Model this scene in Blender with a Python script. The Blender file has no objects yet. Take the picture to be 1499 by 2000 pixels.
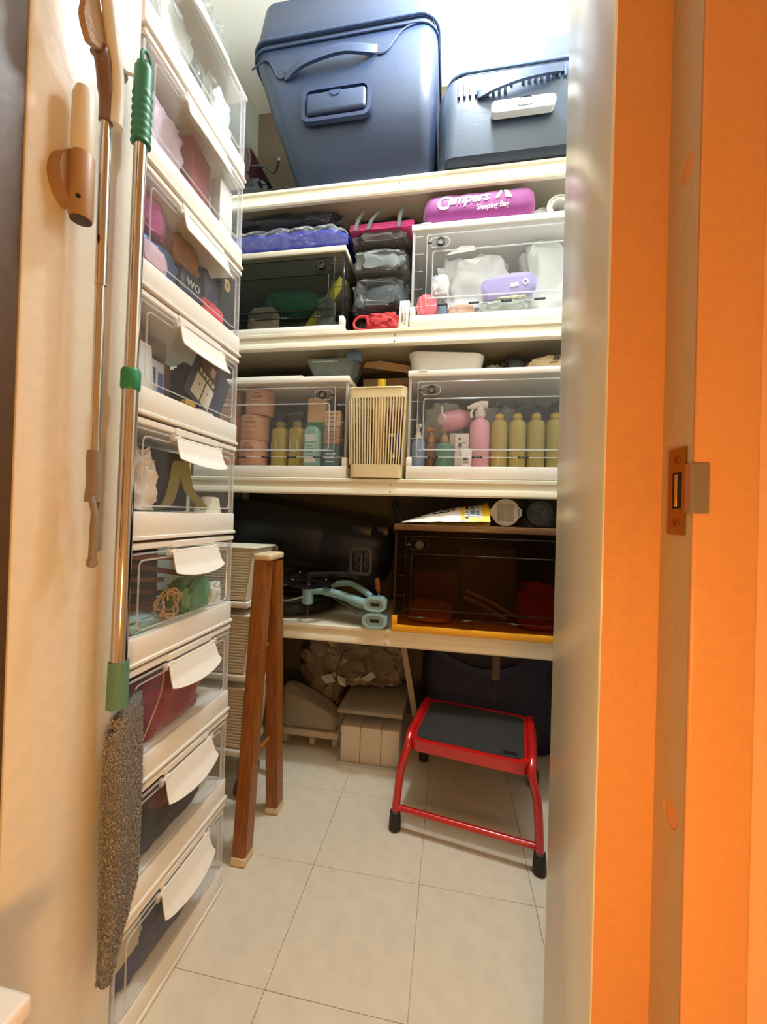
import bpy, bmesh, math, random
from mathutils import Vector, Matrix, noise
R = math.radians
S = bpy.context.scene
C = S.collection
PI = math.pi

# ------------------------------------------------------------------ camera, world, lights, exposure
cam_d = bpy.data.cameras.new('camera')
cam = bpy.data.objects.new('camera', cam_d); C.objects.link(cam); S.camera = cam
cam_d.sensor_fit = 'HORIZONTAL'; cam_d.sensor_width = 36.0
cam_d.lens = 36.0 * 770.0 / 1499.0
cam_d.clip_start = 0.02
cam.matrix_world = (Matrix.Translation((0, 0, 0.9)) @ Matrix.Rotation(0.168853, 4, 'Z')
                    @ Matrix.Rotation(PI / 2 + 0.00589, 4, 'X') @ Matrix.Rotation(0.029386, 4, 'Z'))
S.view_settings.view_transform = 'Standard'; S.view_settings.look = 'None'
S.view_settings.gamma = 1.0; S.view_settings.use_curve_mapping = False
S.view_settings.exposure = 0.0
S.render.film_transparent = False
wd = bpy.data.worlds.new('world'); S.world = wd; wd.use_nodes = True
wd.node_tree.nodes['Background'].inputs[0].default_value = (0.9, 0.75, 0.55, 1)
wd.node_tree.nodes['Background'].inputs[1].default_value = 0.03
S.cycles.max_bounces = 14; S.cycles.transparent_max_bounces = 32
S.cycles.diffuse_bounces = 5; S.cycles.glossy_bounces = 5; S.cycles.transmission_bounces = 8
S.cycles.caustics_reflective = False; S.cycles.caustics_refractive = False
S.cycles.sample_clamp_indirect = 4.0; S.cycles.min_transparent_bounces = 12
S.cycles.use_denoising = True

def lamp(name, loc, power, color, radius, kind='POINT'):
    d = bpy.data.lights.new(name, kind); d.energy = power; d.color = color
    d.shadow_soft_size = radius
    o = bpy.data.objects.new(name, d); o.location = loc; C.objects.link(o); return o
CEIL = 2.85
lamp('closet_bulb', (0.05, 1.06, 2.54), 54, (0.86, 0.96, 1.0), 0.05)
lamp('corridor_bulb', (0.08, -0.17, 0.62), 12, (1.0, 0.51, 0.13), 0.06)
lamp('corridor_ceiling_bulb', (-0.15, -0.75, 2.55), 2.5, (1.0, 0.60, 0.28), 0.12)

# ------------------------------------------------------------------ materials
def lin(c):
    return tuple((x / 12.92 if x <= 0.04045 else ((x + 0.055) / 1.055) ** 2.4) for x in c)
def rgb(h):
    return lin((int(h[0:2], 16) / 255, int(h[2:4], 16) / 255, int(h[4:6], 16) / 255))
MATS = {}
def mat(h, rough=0.5, metal=0.0, spec=0.5, bump=0.0, scale=40.0, var=0.0, sheen=0.0, coat=0.0):
    """plain opaque material from an sRGB hex colour; var = colour variation, bump = fine relief"""
    key = (h, rough, metal, spec, bump, scale, var, sheen, coat)
    if key in MATS: return MATS[key]
    m = bpy.data.materials.new('mat_' + h); m.use_nodes = True
    nt = m.node_tree; p = nt.nodes['Principled BSDF']
    c = rgb(h)
    p.inputs['Base Color'].default_value = (*c, 1)
    p.inputs['Roughness'].default_value = rough; p.inputs['Metallic'].default_value = metal
    p.inputs['Specular IOR Level'].default_value = spec
    if sheen: p.inputs['Sheen Weight'].default_value = sheen
    if coat: p.inputs['Coat Weight'].default_value = coat; p.inputs['Coat Roughness'].default_value = 0.1
    if bump or var:
        tc = nt.nodes.new('ShaderNodeTexCoord'); n = nt.nodes.new('ShaderNodeTexNoise')
        n.inputs['Scale'].default_value = scale; n.inputs['Detail'].default_value = 4
        nt.links.new(tc.outputs['Object'], n.inputs['Vector'])
        if var:
            r = nt.nodes.new('ShaderNodeValToRGB')
            r.color_ramp.elements[0].position = 0.3; r.color_ramp.elements[1].position = 0.7
            r.color_ramp.elements[0].color = (*[x * (1 - var) for x in c], 1)
            r.color_ramp.elements[1].color = (*[min(1, x * (1 + var)) for x in c], 1)
            nt.links.new(n.outputs['Fac'], r.inputs['Fac']); nt.links.new(r.outputs['Color'], p.inputs['Base Color'])
        if bump:
            b = nt.nodes.new('ShaderNodeBump'); b.inputs['Strength'].default_value = bump; b.inputs['Distance'].default_value = 0.01
            nt.links.new(n.outputs['Fac'], b.inputs['Height']); nt.links.new(b.outputs['Normal'], p.inputs['Normal'])
    MATS[key] = m; return m
def clear(name, tint, body, veil, rough=0.12, bump=0.0, scale=30.0):
    """thin see-through plastic: tinted transparency, a thin veil of the plastic's own colour, gloss"""
    m = bpy.data.materials.new(name); m.use_nodes = True; nt = m.node_tree
    p = nt.nodes['Principled BSDF']; out = nt.nodes['Material Output']
    p.inputs['Base Color'].default_value = (*rgb(body), 1); p.inputs['Roughness'].default_value = rough
    t = nt.nodes.new('ShaderNodeBsdfTransparent'); t.inputs['Color'].default_value = (*tint, 1)
    fr = nt.nodes.new('ShaderNodeLayerWeight'); fr.inputs['Blend'].default_value = 0.5
    pw = nt.nodes.new('ShaderNodeMath'); pw.operation = 'POWER'; pw.inputs[1].default_value = 4.0
    ad = nt.nodes.new('ShaderNodeMath'); ad.operation = 'MULTIPLY_ADD'; ad.inputs[1].default_value = 0.45; ad.inputs[2].default_value = veil; ad.use_clamp = True
    mx = nt.nodes.new('ShaderNodeMixShader')
    nt.links.new(fr.outputs['Facing'], pw.inputs[0]); nt.links.new(pw.outputs[0], ad.inputs[0]); nt.links.new(ad.outputs[0], mx.inputs[0])
    nt.links.new(t.outputs[0], mx.inputs[1]); nt.links.new(p.outputs[0], mx.inputs[2]); nt.links.new(mx.outputs[0], out.inputs['Surface'])
    if bump:
        tc = nt.nodes.new('ShaderNodeTexCoord'); n = nt.nodes.new('ShaderNodeTexNoise'); n.inputs['Scale'].default_value = scale
        b = nt.nodes.new('ShaderNodeBump'); b.inputs['Strength'].default_value = bump; b.inputs['Distance'].default_value = 0.02
        nt.links.new(tc.outputs['Object'], n.inputs['Vector']); nt.links.new(n.outputs['Fac'], b.inputs['Height'])
        nt.links.new(b.outputs['Normal'], p.inputs['Normal']); nt.links.new(b.outputs['Normal'], fr.inputs['Normal'])
    return m
def wood(name, h1, h2, rough, scale, stretch):
    m = bpy.data.materials.new(name); m.use_nodes = True; nt = m.node_tree; p = nt.nodes['Principled BSDF']
    p.inputs['Roughness'].default_value = rough
    tc = nt.nodes.new('ShaderNodeTexCoord'); mp = nt.nodes.new('ShaderNodeMapping'); mp.inputs['Scale'].default_value = stretch
    n = nt.nodes.new('ShaderNodeTexNoise'); n.inputs['Scale'].default_value = scale; n.inputs['Detail'].default_value = 6
    r = nt.nodes.new('ShaderNodeValToRGB'); r.color_ramp.elements[0].position = 0.35; r.color_ramp.elements[1].position = 0.65
    r.color_ramp.elements[0].color = (*rgb(h1), 1); r.color_ramp.elements[1].color = (*rgb(h2), 1)
    nt.links.new(tc.outputs['Object'], mp.inputs[0]); nt.links.new(mp.outputs[0], n.inputs['Vector'])
    nt.links.new(n.outputs['Fac'], r.inputs['Fac']); nt.links.new(r.outputs['Color'], p.inputs['Base Color']); return m
def glow(name, col, s):
    m = bpy.data.materials.new(name); m.use_nodes = True; p = m.node_tree.nodes['Principled BSDF']
    p.inputs['Base Color'].default_value = (*col, 1)
    p.inputs['Emission Color'].default_value = (*col, 1); p.inputs['Emission Strength'].default_value = s; return m

M_WALL = mat('EFE6D6', 0.28, bump=0.05, scale=60, var=0.03)
M_REVEAL = mat('E4DBC8', 0.22, bump=0.06, scale=14, spec=0.6)
M_PAINT = mat('F2EDE4', 0.6, bump=0.1, scale=50)
M_ORANGE = mat('DC9A62', 0.42, bump=0.1, scale=90, var=0.03)
M_REBATE = mat('C4AC84', 0.45, bump=0.15, scale=60)
M_BROWN = mat('54381A', 0.5, bump=0.06, scale=50, var=0.1)
M_TILE = mat('DBD0BC', 0.38, bump=0.1, scale=25, var=0.05)
M_GROUT = mat('CBC4B6', 0.6)
M_WHITE = mat('F0ECE4', 0.42)
M_RACK = mat('EAE2CC', 0.38, bump=0.05, scale=60)
M_CLEAR = clear('clear_plastic', (0.985, 0.988, 0.992), 'E8ECF0', 0.025, 0.12)
M_RIDGE = clear('clear_ridge', (0.95, 0.96, 0.97), 'F4F6F8', 0.30, 0.15)
M_SMOKE = clear('smoked_plastic', (0.80, 0.815, 0.80), '3A3D3B', 0.06, 0.15)
M_SMOKER = clear('smoked_ridge', (0.2, 0.2, 0.2), '2A2C2B', 0.5, 0.15)
M_TEA = clear('brown_plastic', (0.76, 0.66, 0.54), '33210F', 0.05, 0.38)
M_TEAR = clear('brown_ridge', (0.2, 0.1, 0.05), '3A2716', 0.5, 0.12)
M_FILM = clear('plastic_film', (0.95, 0.95, 0.95), 'E8EAEC', 0.03, 0.10, bump=1.0, scale=34)
M_MILKY = clear('milky_plastic', (0.9, 0.92, 0.92), 'DCE4E2', 0.45, 0.35)
M_CHROME = mat('D8CEC4', 0.12, metal=1.0)
M_BLACK = mat('15161A', 0.5)
M_GREEN = mat('2E7D5E', 0.45)

# ------------------------------------------------------------------ mesh helpers
def nb(): return bmesh.new()
def box(bm, a, b, bev=0.0, seg=2, M=None):
    a, b = Vector(a), Vector(b); c = (a + b) / 2; d = b - a
    T = Matrix.Translation(c) @ Matrix.Diagonal((abs(d.x), abs(d.y), abs(d.z), 1))
    if bev <= 0:
        return bmesh.ops.create_cube(bm, size=1.0, matrix=(M @ T) if M else T)['verts']
    t = bmesh.new(); bmesh.ops.create_cube(t, size=1.0, matrix=T)
    bmesh.ops.bevel(t, geom=t.edges[:], offset=min(bev, 0.49 * min(abs(d.x), abs(d.y), abs(d.z))), segments=seg, profile=0.5, affect='EDGES', clamp_overlap=True)
    merge(bm, t, M)
def merge(bm, t, M=None):
    if M: bmesh.ops.transform(t, matrix=M, verts=t.verts[:])
    mp = {v: bm.verts.new(v.co) for v in t.verts}
    for f in t.faces:
        try: bm.faces.new([mp[v] for v in f.verts])
        except ValueError: pass
    t.free()
def tube(bm, pts, r, n=8, closed=False, cap=True):
    pts = [Vector(p) for p in pts]; k = len(pts); rr = r if isinstance(r, (list, tuple)) else [r] * k
    tang = []
    for i in range(k):
        if closed: t = pts[(i + 1) % k] - pts[i - 1]
        else: t = pts[min(i + 1, k - 1)] - pts[max(i - 1, 0)]
        tang.append(t.normalized() if t.length > 1e-9 else Vector((0, 0, 1)))
    up = Vector((0, 0, 1)) if abs(tang[0].z) < 0.9 else Vector((1, 0, 0))
    u = tang[0].cross(up).normalized(); rings = []
    for i in range(k):
        u = (u - tang[i] * u.dot(tang[i]))
        u = u.normalized() if u.length > 1e-6 else tang[i].orthogonal().normalized()
        w = tang[i].cross(u)
        rings.append([bm.verts.new(pts[i] + (u * math.cos(2 * PI * j / n) + w * math.sin(2 * PI * j / n)) * rr[i]) for j in range(n)])
    for i in range(k if closed else k - 1):
        a, b = rings[i], rings[(i + 1) % k]
        for j in range(n): bm.faces.new((a[j], a[(j + 1) % n], b[(j + 1) % n], b[j]))
    if cap and not closed:
        bm.faces.new(rings[0][::-1]); bm.faces.new(rings[-1])
def smooth_path(pts, sub=4, closed=False):
    pts = [Vector(p) for p in pts]; n = len(pts); out = []
    rng = n if closed else n - 1
    for i in range(rng):
        if closed: p0, p1, p2, p3 = pts[i - 1], pts[i], pts[(i + 1) % n], pts[(i + 2) % n]
        else: p0, p1, p2, p3 = pts[max(i - 1, 0)], pts[i], pts[i + 1], pts[min(i + 2, n - 1)]
        for s in range(sub):
            t = s / sub
            out.append(0.5 * ((2 * p1) + (p2 - p0) * t + (2 * p0 - 5 * p1 + 4 * p2 - p3) * t * t + (3 * p1 - p0 - 3 * p2 + p3) * t ** 3))
    if not closed: out.append(pts[-1])
    return out
def lathe(bm, prof, n=20, M=None):
    rings = []
    for r, z in prof:
        ring = []
        for j in range(n):
            p = Vector((r * math.cos(2 * PI * j / n), r * math.sin(2 * PI * j / n), z))
            ring.append(bm.verts.new(M @ p if M else p))
        rings.append(ring)
    for a, b in zip(rings, rings[1:]):
        for j in range(n): bm.faces.new((a[j], a[(j + 1) % n], b[(j + 1) % n], b[j]))
    bm.faces.new(rings[0][::-1]); bm.faces.new(rings[-1])
def cyl(bm, p, q, r, n=16, r2=None): tube(bm, [p, q], [r, r if r2 is None else r2], n)
def prism(bm, poly, a, b, axis='y'):
    """extrude a 2-D outline along an axis; axis y: (x,z), x: (y,z), z: (x,y)"""
    def P(u, v, w): return {'y': (u, w, v), 'x': (w, u, v), 'z': (u, v, w)}[axis]
    A = [bm.verts.new(P(u, v, a)) for u, v in poly]; B = [bm.verts.new(P(u, v, b)) for u, v in poly]
    n = len(poly)
    for i in range(n): bm.faces.new((A[i], A[(i + 1) % n], B[(i + 1) % n], B[i]))
    bm.faces.new(A[::-1]); bm.faces.new(B)
def rrect(x0, x1, z0, z1, r, n=4):
    out = []
    for cx, cz, a0 in ((x1 - r, z1 - r, 0), (x0 + r, z1 - r, 90), (x0 + r, z0 + r, 180), (x1 - r, z0 + r, 270)):
        for i in range(n + 1):
            a = R(a0 + 90 * i / n); out.append((cx + r * math.cos(a), cz + r * math.sin(a)))
    return out
def frame(bm, outer, inner, a, b, axis='y'):
    """flat ring between two outlines with the same point count"""
    def P(u, v, w): return {'y': (u, w, v), 'x': (w, u, v), 'z': (u, v, w)}[axis]
    L = [[bm.verts.new(P(u, v, w)) for u, v in o] for o in (outer, inner) for w in (a, b)]
    oa, ob, ia, ib = L; n = len(outer)
    for i in range(n):
        j = (i + 1) % n
        bm.faces.new((oa[i], oa[j], ob[j], ob[i])); bm.faces.new((ia[j], ia[i], ib[i], ib[j]))
        bm.faces.new((oa[j], oa[i], ia[i], ia[j])); bm.faces.new((ob[i], ob[j], ib[j], ib[i]))
def loft(bm, secs, n=5):
    """closed body through rounded rectangles (x0,x1,y0,y1,r,z)"""
    rings = []
    for x0, x1, y0, y1, r, z in secs:
        rings.append([bm.verts.new((x, y, z)) for x, y in rrect(x0, x1, y0, y1, r, n)])
    m = len(rings[0])
    for a, b in zip(rings, rings[1:]):
        for j in range(m): bm.faces.new((a[j], a[(j + 1) % m], b[(j + 1) % m], b[j]))
    bm.faces.new(rings[0][::-1]); bm.faces.new(rings[-1])
def lump(bm, c, s, seed=0, amp=0.18, freq=2.2, sq=0.6, sub=4, ridge=True, flat=True, M=None):
    """soft crumpled body that exactly fills the box of half-sizes s about c; sq<1 squares it off; flat underside"""
    t = bmesh.new(); bmesh.ops.create_icosphere(t, subdivisions=sub, radius=1.0)
    off = Vector((seed * 7.3, seed * 3.1, seed * 1.7))
    for v in t.verts:
        d = v.co.normalized()
        q = Vector([math.copysign(abs(x) ** sq, x) for x in d])
        h = 0.0; a = 1.0; f = freq
        for o in range(3):
            w = noise.noise(d * f + off)
            h += a * ((1 - 2.2 * abs(w)) if ridge else w); a *= 0.5; f *= 2.1
        if ridge and amp > 0.11:                                     # finer directional folds
            e = Vector((d.x * 2.2, d.y * 5.5, d.z * 3.0 + d.y * 2)) * (0.6 + 0.3 * freq) + off
            h += 0.42 * (1 - 2.4 * abs(noise.noise(e)))
        q = q * (1 + amp * (h - (0.6 if ridge else 0)))
        if flat and q.z < -0.8: q.z = -0.8 + (q.z + 0.8) * 0.08
        v.co = q
    lo = [min(v.co[i] for v in t.verts) for i in range(3)]; hi = [max(v.co[i] for v in t.verts) for i in range(3)]
    for v in t.verts:
        v.co = Vector([c[i] - s[i] + 2 * s[i] * (v.co[i] - lo[i]) / (hi[i] - lo[i]) for i in range(3)])
    merge(bm, t, M)
def sheet(bm, nx, ny, fn, th=0.0015):
    """thin sheet: fn(u,v) in 0..1 gives a point; the underside is set back along the local normal"""
    P = [[Vector(fn(i / nx, j / ny)) for i in range(nx + 1)] for j in range(ny + 1)]
    T = [[None] * (nx + 1) for _ in range(ny + 1)]; U = [[None] * (nx + 1) for _ in range(ny + 1)]
    for j in range(ny + 1):
        for i in range(nx + 1):
            du = P[j][min(i + 1, nx)] - P[j][max(i - 1, 0)]; dv = P[min(j + 1, ny)][i] - P[max(j - 1, 0)][i]
            nn = du.cross(dv); nn = nn.normalized() if nn.length > 1e-12 else Vector((0, 0, 1))
            T[j][i] = bm.verts.new(P[j][i]); U[j][i] = bm.verts.new(P[j][i] - nn * th)
    for j in range(ny):
        for i in range(nx):
            bm.faces.new((T[j][i], T[j][i + 1], T[j + 1][i + 1], T[j + 1][i])); bm.faces.new((U[j][i], U[j + 1][i], U[j + 1][i + 1], U[j][i + 1]))
    for i in range(nx):
        bm.faces.new((T[0][i + 1], T[0][i], U[0][i], U[0][i + 1])); bm.faces.new((T[ny][i], T[ny][i + 1], U[ny][i + 1], U[ny][i]))
    for j in range(ny):
        bm.faces.new((T[j][0], T[j + 1][0], U[j + 1][0], U[j][0])); bm.faces.new((T[j + 1][nx], T[j][nx], U[j][nx], U[j + 1][nx]))
def obj(name, bm, m, parent=None, loc=None, angle=38):
    """link a bmesh as one object; under a parent its coordinates are the parent's own"""
    bmesh.ops.recalc_face_normals(bm, faces=bm.faces[:])
    me = bpy.data.meshes.new(name); bm.to_mesh(me); bm.free()
    me.materials.append(m)
    for p in me.polygons: p.use_smooth = True
    me.set_sharp_from_angle(angle=R(angle))
    o = bpy.data.objects.new(name, me); C.objects.link(o)
    if parent: o.parent = parent
    if loc: o.location = loc
    return o
def tag(o, label, cat, group=None):
    o['label'] = label; o['category'] = cat
    if group: o['group'] = group
    return o
def thing(name, label, cat, loc=(0, 0, 0), rotz=0.0, group=None):
    o = bpy.data.objects.new(name, None); C.objects.link(o); o.empty_display_size = 0.05
    o.location = loc; o.rotation_euler = (0, 0, rotz); return tag(o, label, cat, group)
def struct(name, bm, m, parent=None):
    o = obj(name, bm, m, parent)
    if not parent: o['kind'] = 'structure'
    return o
def dup(root, loc, rotz=None, label=None, group=None):
    r = root.copy(); C.objects.link(r); r.location = loc
    if rotz is not None: r.rotation_euler = (0, 0, rotz)
    if label: r['label'] = label
    if group: r['group'] = group
    for ch in list(root.children):
        c = ch.copy(); C.objects.link(c); c.parent = r
        for g in ch.children:
            d = g.copy(); C.objects.link(d); d.parent = c
    return r
def text_bm(body, size, shear=0.0, fn=None, depth=0.0008, bold=0.0):
    """lettering as a mesh in x (along), y (up); fn maps (x, y, z) to the surface it is printed on"""
    cu = bpy.data.curves.new('lettering', 'FONT'); cu.body = body; cu.size = size; cu.shear = shear; cu.extrude = depth; cu.offset = bold
    cu.resolution_u = 3
    o = bpy.data.objects.new('lettering', cu); C.objects.link(o)
    bpy.context.view_layer.update()
    me = bpy.data.meshes.new_from_object(o.evaluated_get(bpy.context.evaluated_depsgraph_get()))
    bm = bmesh.new(); bm.from_mesh(me); bpy.data.objects.remove(o); bpy.data.meshes.remove(me); bpy.data.curves.remove(cu)
    if fn:
        for v in bm.verts: v.co = Vector(fn(v.co.x, v.co.y, v.co.z))
    return bm

# ------------------------------------------------------------------ the setting
bm = nb(); box(bm, (-1.25, -1.35, -0.06), (1.25, 1.85, -0.004)); floor = struct('floor', bm, M_GROUT)
t = 0.27; g = 0.0004
tile_me = None
for i in range(-5, 5):
    for j in range(-8, 5):
        x0, y0 = -0.05 + i * t, 0.703 + j * t
        x1, y1 = min(x0 + t, 1.25), min(y0 + t, 1.85)
        full = x1 - x0 > t - 1e-6 and y1 - y0 > t - 1e-6
        if full and tile_me:
            o = bpy.data.objects.new('tile', tile_me); C.objects.link(o); o.parent = floor; o.location = (x0, y0, 0)
        else:
            bm = nb(); box(bm, (g, g, -0.005), (x1 - x0 - g, y1 - y0 - g, 0), 0.0006, 1)
            o = obj('tile', bm, M_TILE, floor, (x0, y0, 0))
            if full: tile_me = o.data
bm = nb(); box(bm, (-1.25, -1.35, CEIL), (1.25, 1.85, CEIL + 0.06)); struct('ceiling', bm, M_PAINT)
bm = nb(); box(bm, (-1.25, 1.79, 0), (0.75, 1.85, CEIL)); struct('wall_back', bm, mat('655846', 0.7, bump=0.1, scale=50))  # dark tone holds the shade behind the loaded shelves
# left: closet side wall and the short reveal the mops hang on
bm = nb(); box(bm, (-1.25, 0.552, 0), (-0.985, 1.79, CEIL)); struct('wall_closet_left', bm, mat('A4A89C', 0.6, bump=0.08, scale=50))  # shade beside the big suitcase is put into this grey
bm = nb(); box(bm, (-1.25, 0.386, 0), (-0.511, 0.552, CEIL), 0.004, 2); struct('wall_left', bm, M_WALL)
bm = nb(); box(bm, (0.155, 0.441, 0), (0.75, 0.624, CEIL), 0.004, 2); struct('wall_right', bm, M_REVEAL)
bm = nb(); box(bm, (0.61, 0.624, 0), (0.75, 1.79, CEIL)); struct('wall_closet_right', bm, M_PAINT)
bm = nb(); box(bm, (-0.511, 0.40, 2.15), (0.21, 0.62, CEIL)); struct('wall_front', bm, M_PAINT)
# corridor shell
bm = nb(); box(bm, (-1.25, -1.35, 0), (-1.2, 0.386, CEIL)); struct('wall_corridor_left', bm, M_PAINT)
bm = nb(); box(bm, (1.2, -1.35, 0), (1.25, 0.46, CEIL)); struct('wall_corridor_right', bm, M_PAINT)
bm = nb(); box(bm, (-1.25, -1.4, 0), (1.25, -1.35, CEIL)); struct('wall_corridor_back', bm, M_PAINT)
bm = nb(); box(bm, (0.75, 0.46, 0), (1.25, 0.62, CEIL)); struct('wall_front_right', bm, M_PAINT)
# right door frame: stop, rebate and face in one stepped profile
bm = nb()
prism(bm, [(0.1575, 0.4408), (0.21, 0.4408), (0.21, 0.4415), (0.1575, 0.4415)], 0, 2.15, 'z')
tr = struct('trim_1', bm, M_ORANGE)
holes = []
bm = nb()
# rebate face with two real round pockets
def rebate(bm):
    ys = (0.3895, 0.441); x = 0.21
    zc = [(1.2325, 0.409), (0.629, 0.4105)]; rh = 0.0125; zz = sorted([0.0, 2.15] + [z + s * 0.02 for z, _ in zc for s in (-1, 1)])
    def quad(z0, z1): bm.faces.new([bm.verts.new(p) for p in ((x, ys[0], z0), (x, ys[1], z0), (x, ys[1], z1), (x, ys[0], z1))])
    quad(0, 0.609); quad(0.649, 1.2125); quad(1.2525, 2.15)
    for zc_, yc in zc:
        n = 16; sq = []
        for k in range(n):
            a = 2 * PI * k / n; cy, cz = math.cos(a), math.sin(a); s = 1 / max(abs(cy), abs(cz))
            yy = yc + cy * s * ((ys[1] - yc) if cy > 0 else (yc - ys[0])); sq.append((yy, zc_ + cz * s * 0.02, yc + rh * cy, zc_ + rh * cz))
        O = [bm.verts.new((x, q[0], q[1])) for q in sq]; I = [bm.verts.new((x, q[2], q[3])) for q in sq]; D = [bm.verts.new((x + 0.02, q[2], q[3])) for q in sq]
        for k in range(n):
            j = (k + 1) % n; bm.faces.new((O[k], O[j], I[j], I[k])); bm.faces.new((I[k], I[j], D[j], D[k]))
        pass
rebate(bm); obj('frame_rebate', bm, M_REBATE, tr)
for z_, y_ in ((1.2325, 0.409), (0.629, 0.4105)):
    bm = nb(); lathe(bm, [(0.013, 0), (0.013, 0.004), (0.009, 0.002), (0.004, 0.001)], 16, Matrix.Translation((0.2225, y_, z_)) @ Matrix.Rotation(-PI / 2, 4, 'Y')); obj('rubber_buffer', bm, mat('8A5E38', 0.7), tr)
bm = nb(); box(bm, (0.2105, 0.388, 0), (0.262, 0.43, 2.15), 0.0025, 3); obj('frame_face', bm, M_ORANGE, tr)
bm = nb(); box(bm, (0.262, 0.392, 0), (1.2, 0.46, CEIL)); struct('wall_corridor_front', bm, mat('EBB18C', 0.5, bump=0.2, scale=60))
# strike plate with latch slot, two screws and the curled lip
bm = nb()
X = 0.2093; sp = [(0.3975, 0.889), (0.4255, 0.889), (0.4255, 0.970), (0.3975, 0.970)]
for (y0, y1, z0, z1) in ((0.3975, 0.4025, 0.889, 0.970), (0.4185, 0.4255, 0.889, 0.970), (0.4025, 0.4185, 0.889, 0.9135), (0.4025, 0.4185, 0.9475, 0.970)):
    box(bm, (X - 0.0008, y0, z0), (X + 0.0008, y1, z1))
pl = obj('strike_plate', bm, mat('9A7434', 0.35, metal=0.9), tr); pl['label'] = 'brass coloured strike plate with curled lip'
bm = nb(); prism(bm, [(0.3975, X - 0.0008), (0.3885, X - 0.0012), (0.3862, X + 0.001), (0.3862, X + 0.0125), (0.3872, X + 0.013), (0.3878, X + 0.002), (0.389, X + 0.0008), (0.3975, X + 0.0008)], 0.909, 0.953, 'z')
for v in bm.verts: v.co = Vector((v.co.y, v.co.x, v.co.z))
obj('lip', bm, mat('A79A86', 0.32, metal=0.8), pl)
bm = nb(); box(bm, (X + 0.0002, 0.4026, 0.9135), (X + 0.0005, 0.4185, 0.9475)); obj('latch_slot', bm, mat('1A0E05', 0.8), pl)
bm = nb(); box(bm, (X - 0.0005, 0.4118, 0.915), (X + 0.002, 0.4165, 0.946), 0.001, 2); obj('slot_tongue', bm, mat('C09A60', 0.3, metal=0.7), pl)
for z in (0.9, 0.959):
    bm = nb(); Mx = Matrix.Translation((X - 0.0008, 0.411, z)) @ Matrix.Rotation(-PI / 2, 4, 'Y')
    lathe(bm, [(0.0045, 0), (0.004, 0.0008), (0.0012, 0.0006), (0.0012, 0.0002)], 14, Mx); obj('screw', bm, mat('8A5A22', 0.35, metal=0.9), pl)
# left frame: dark strip beside the camera
bm = nb(); box(bm, (-0.60, 0.33, 0), (-0.512, 0.386, 2.15), 0.003, 2); struct('trim_2', bm, M_BROWN)
bm = nb(); box(bm, (-1.25, 0.36, 0), (-0.60, 0.386, CEIL)); struct('wall_corridor_front.001', bm, M_PAINT)

# ceiling lamp of the closet and the corridor lamps, real fittings round the bulbs
def ceiling_lamp(name, label, x, y, z, r, col, s):
    t_ = thing(name, label, 'lamp', (x, y, 0))
    bm = nb(); lathe(bm, [(r * 1.1, CEIL), (r * 1.1, CEIL - 0.03), (r, CEIL - 0.035)], 28); obj('lamp_base', bm, M_WHITE, t_)
    bm = nb(); lathe(bm, [(r, CEIL - 0.035), (r * 0.97, CEIL - 0.06), (r * 0.75, CEIL - 0.085), (r * 0.1, CEIL - 0.095)], 28); obj('diffuser', bm, glow('glow_' + name, col, s), t_)
ceiling_lamp('ceiling_lamp', 'round white ceiling lamp lighting the closet from above the suitcases', 0.05, 1.06, 0, 0.12, (0.9, 0.97, 1.0), 14)
ceiling_lamp('corridor_lamp', 'warm round ceiling lamp in the corridor outside the closet', -0.15, -0.75, 0, 0.14, (1.0, 0.62, 0.26), 6)
t_ = thing('table_lamp', 'small warm lamp on a tall stand in the corridor behind', 'lamp', (0.08, -0.17, 0))
bm = nb(); lathe(bm, [(0.09, 0), (0.09, 0.02), (0.015, 0.03), (0.012, 0.46), (0.03, 0.47), (0.03, 0.48)], 18); obj('stand', bm, M_BLACK, t_)

# ------------------------------------------------------------------ the steel rack
rack = thing('shelving_rack', 'cream steel storage rack with four loaded shelves against the back wall', 'rack', (0, 0, 0))
SH = (0.517, 1.020, 1.525, 2.037); XL, XR, YF, YB = -0.978, 0.585, 1.30, 1.775
for z in SH:
    bm = nb(); box(bm, (XL + 0.01, YF + 0.012, z - 0.012), (XR - 0.01, YB - 0.004, z - 0.0005), 0.002, 1)
    sh = obj('shelf', bm, M_RACK, rack)
    prof = [(YF + 0.012, z), (YF + 0.002, z), (YF - 0.002, z - 0.003), (YF - 0.002, z - 0.012), (YF + 0.004, z - 0.015), (YF + 0.004, z - 0.030), (YF + 0.0015, z - 0.034),
            (YF - 0.001, z - 0.038), (YF - 0.002, z - 0.052), (YF + 0.002, z - 0.057), (YF + 0.014, z - 0.057), (YF + 0.014, z - 0.012)]
    bm = nb(); prism(bm, prof, XL, XR, 'x'); obj('shelf_beam', bm, M_RACK, sh)
    bm = nb(); box(bm, (-0.203, YF - 0.003, z - 0.048), (-0.199, YF + 0.004, z - 0.043)); obj('rivet', bm, mat('8A7A5C', 0.6), sh)
    bm = nb(); box(bm, (-0.203, YF + 0.002, z - 0.024), (-0.199, YF + 0.005, z - 0.019)); obj('rivet', bm, mat('8A7A5C', 0.6), sh)
for x in (XL - 0.004, XR - 0.034):
    for y0, y1 in ((YF + 0.004, YF + 0.04), (YB - 0.04, YB)):
        bm = nb(); box(bm, (x, y0, 0), (x + 0.003, y1, 2.10)); box(bm, (x, y0, 0), (x + 0.036, y0 + 0.003, 2.10)); obj('post', bm, M_RACK, rack)

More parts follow.
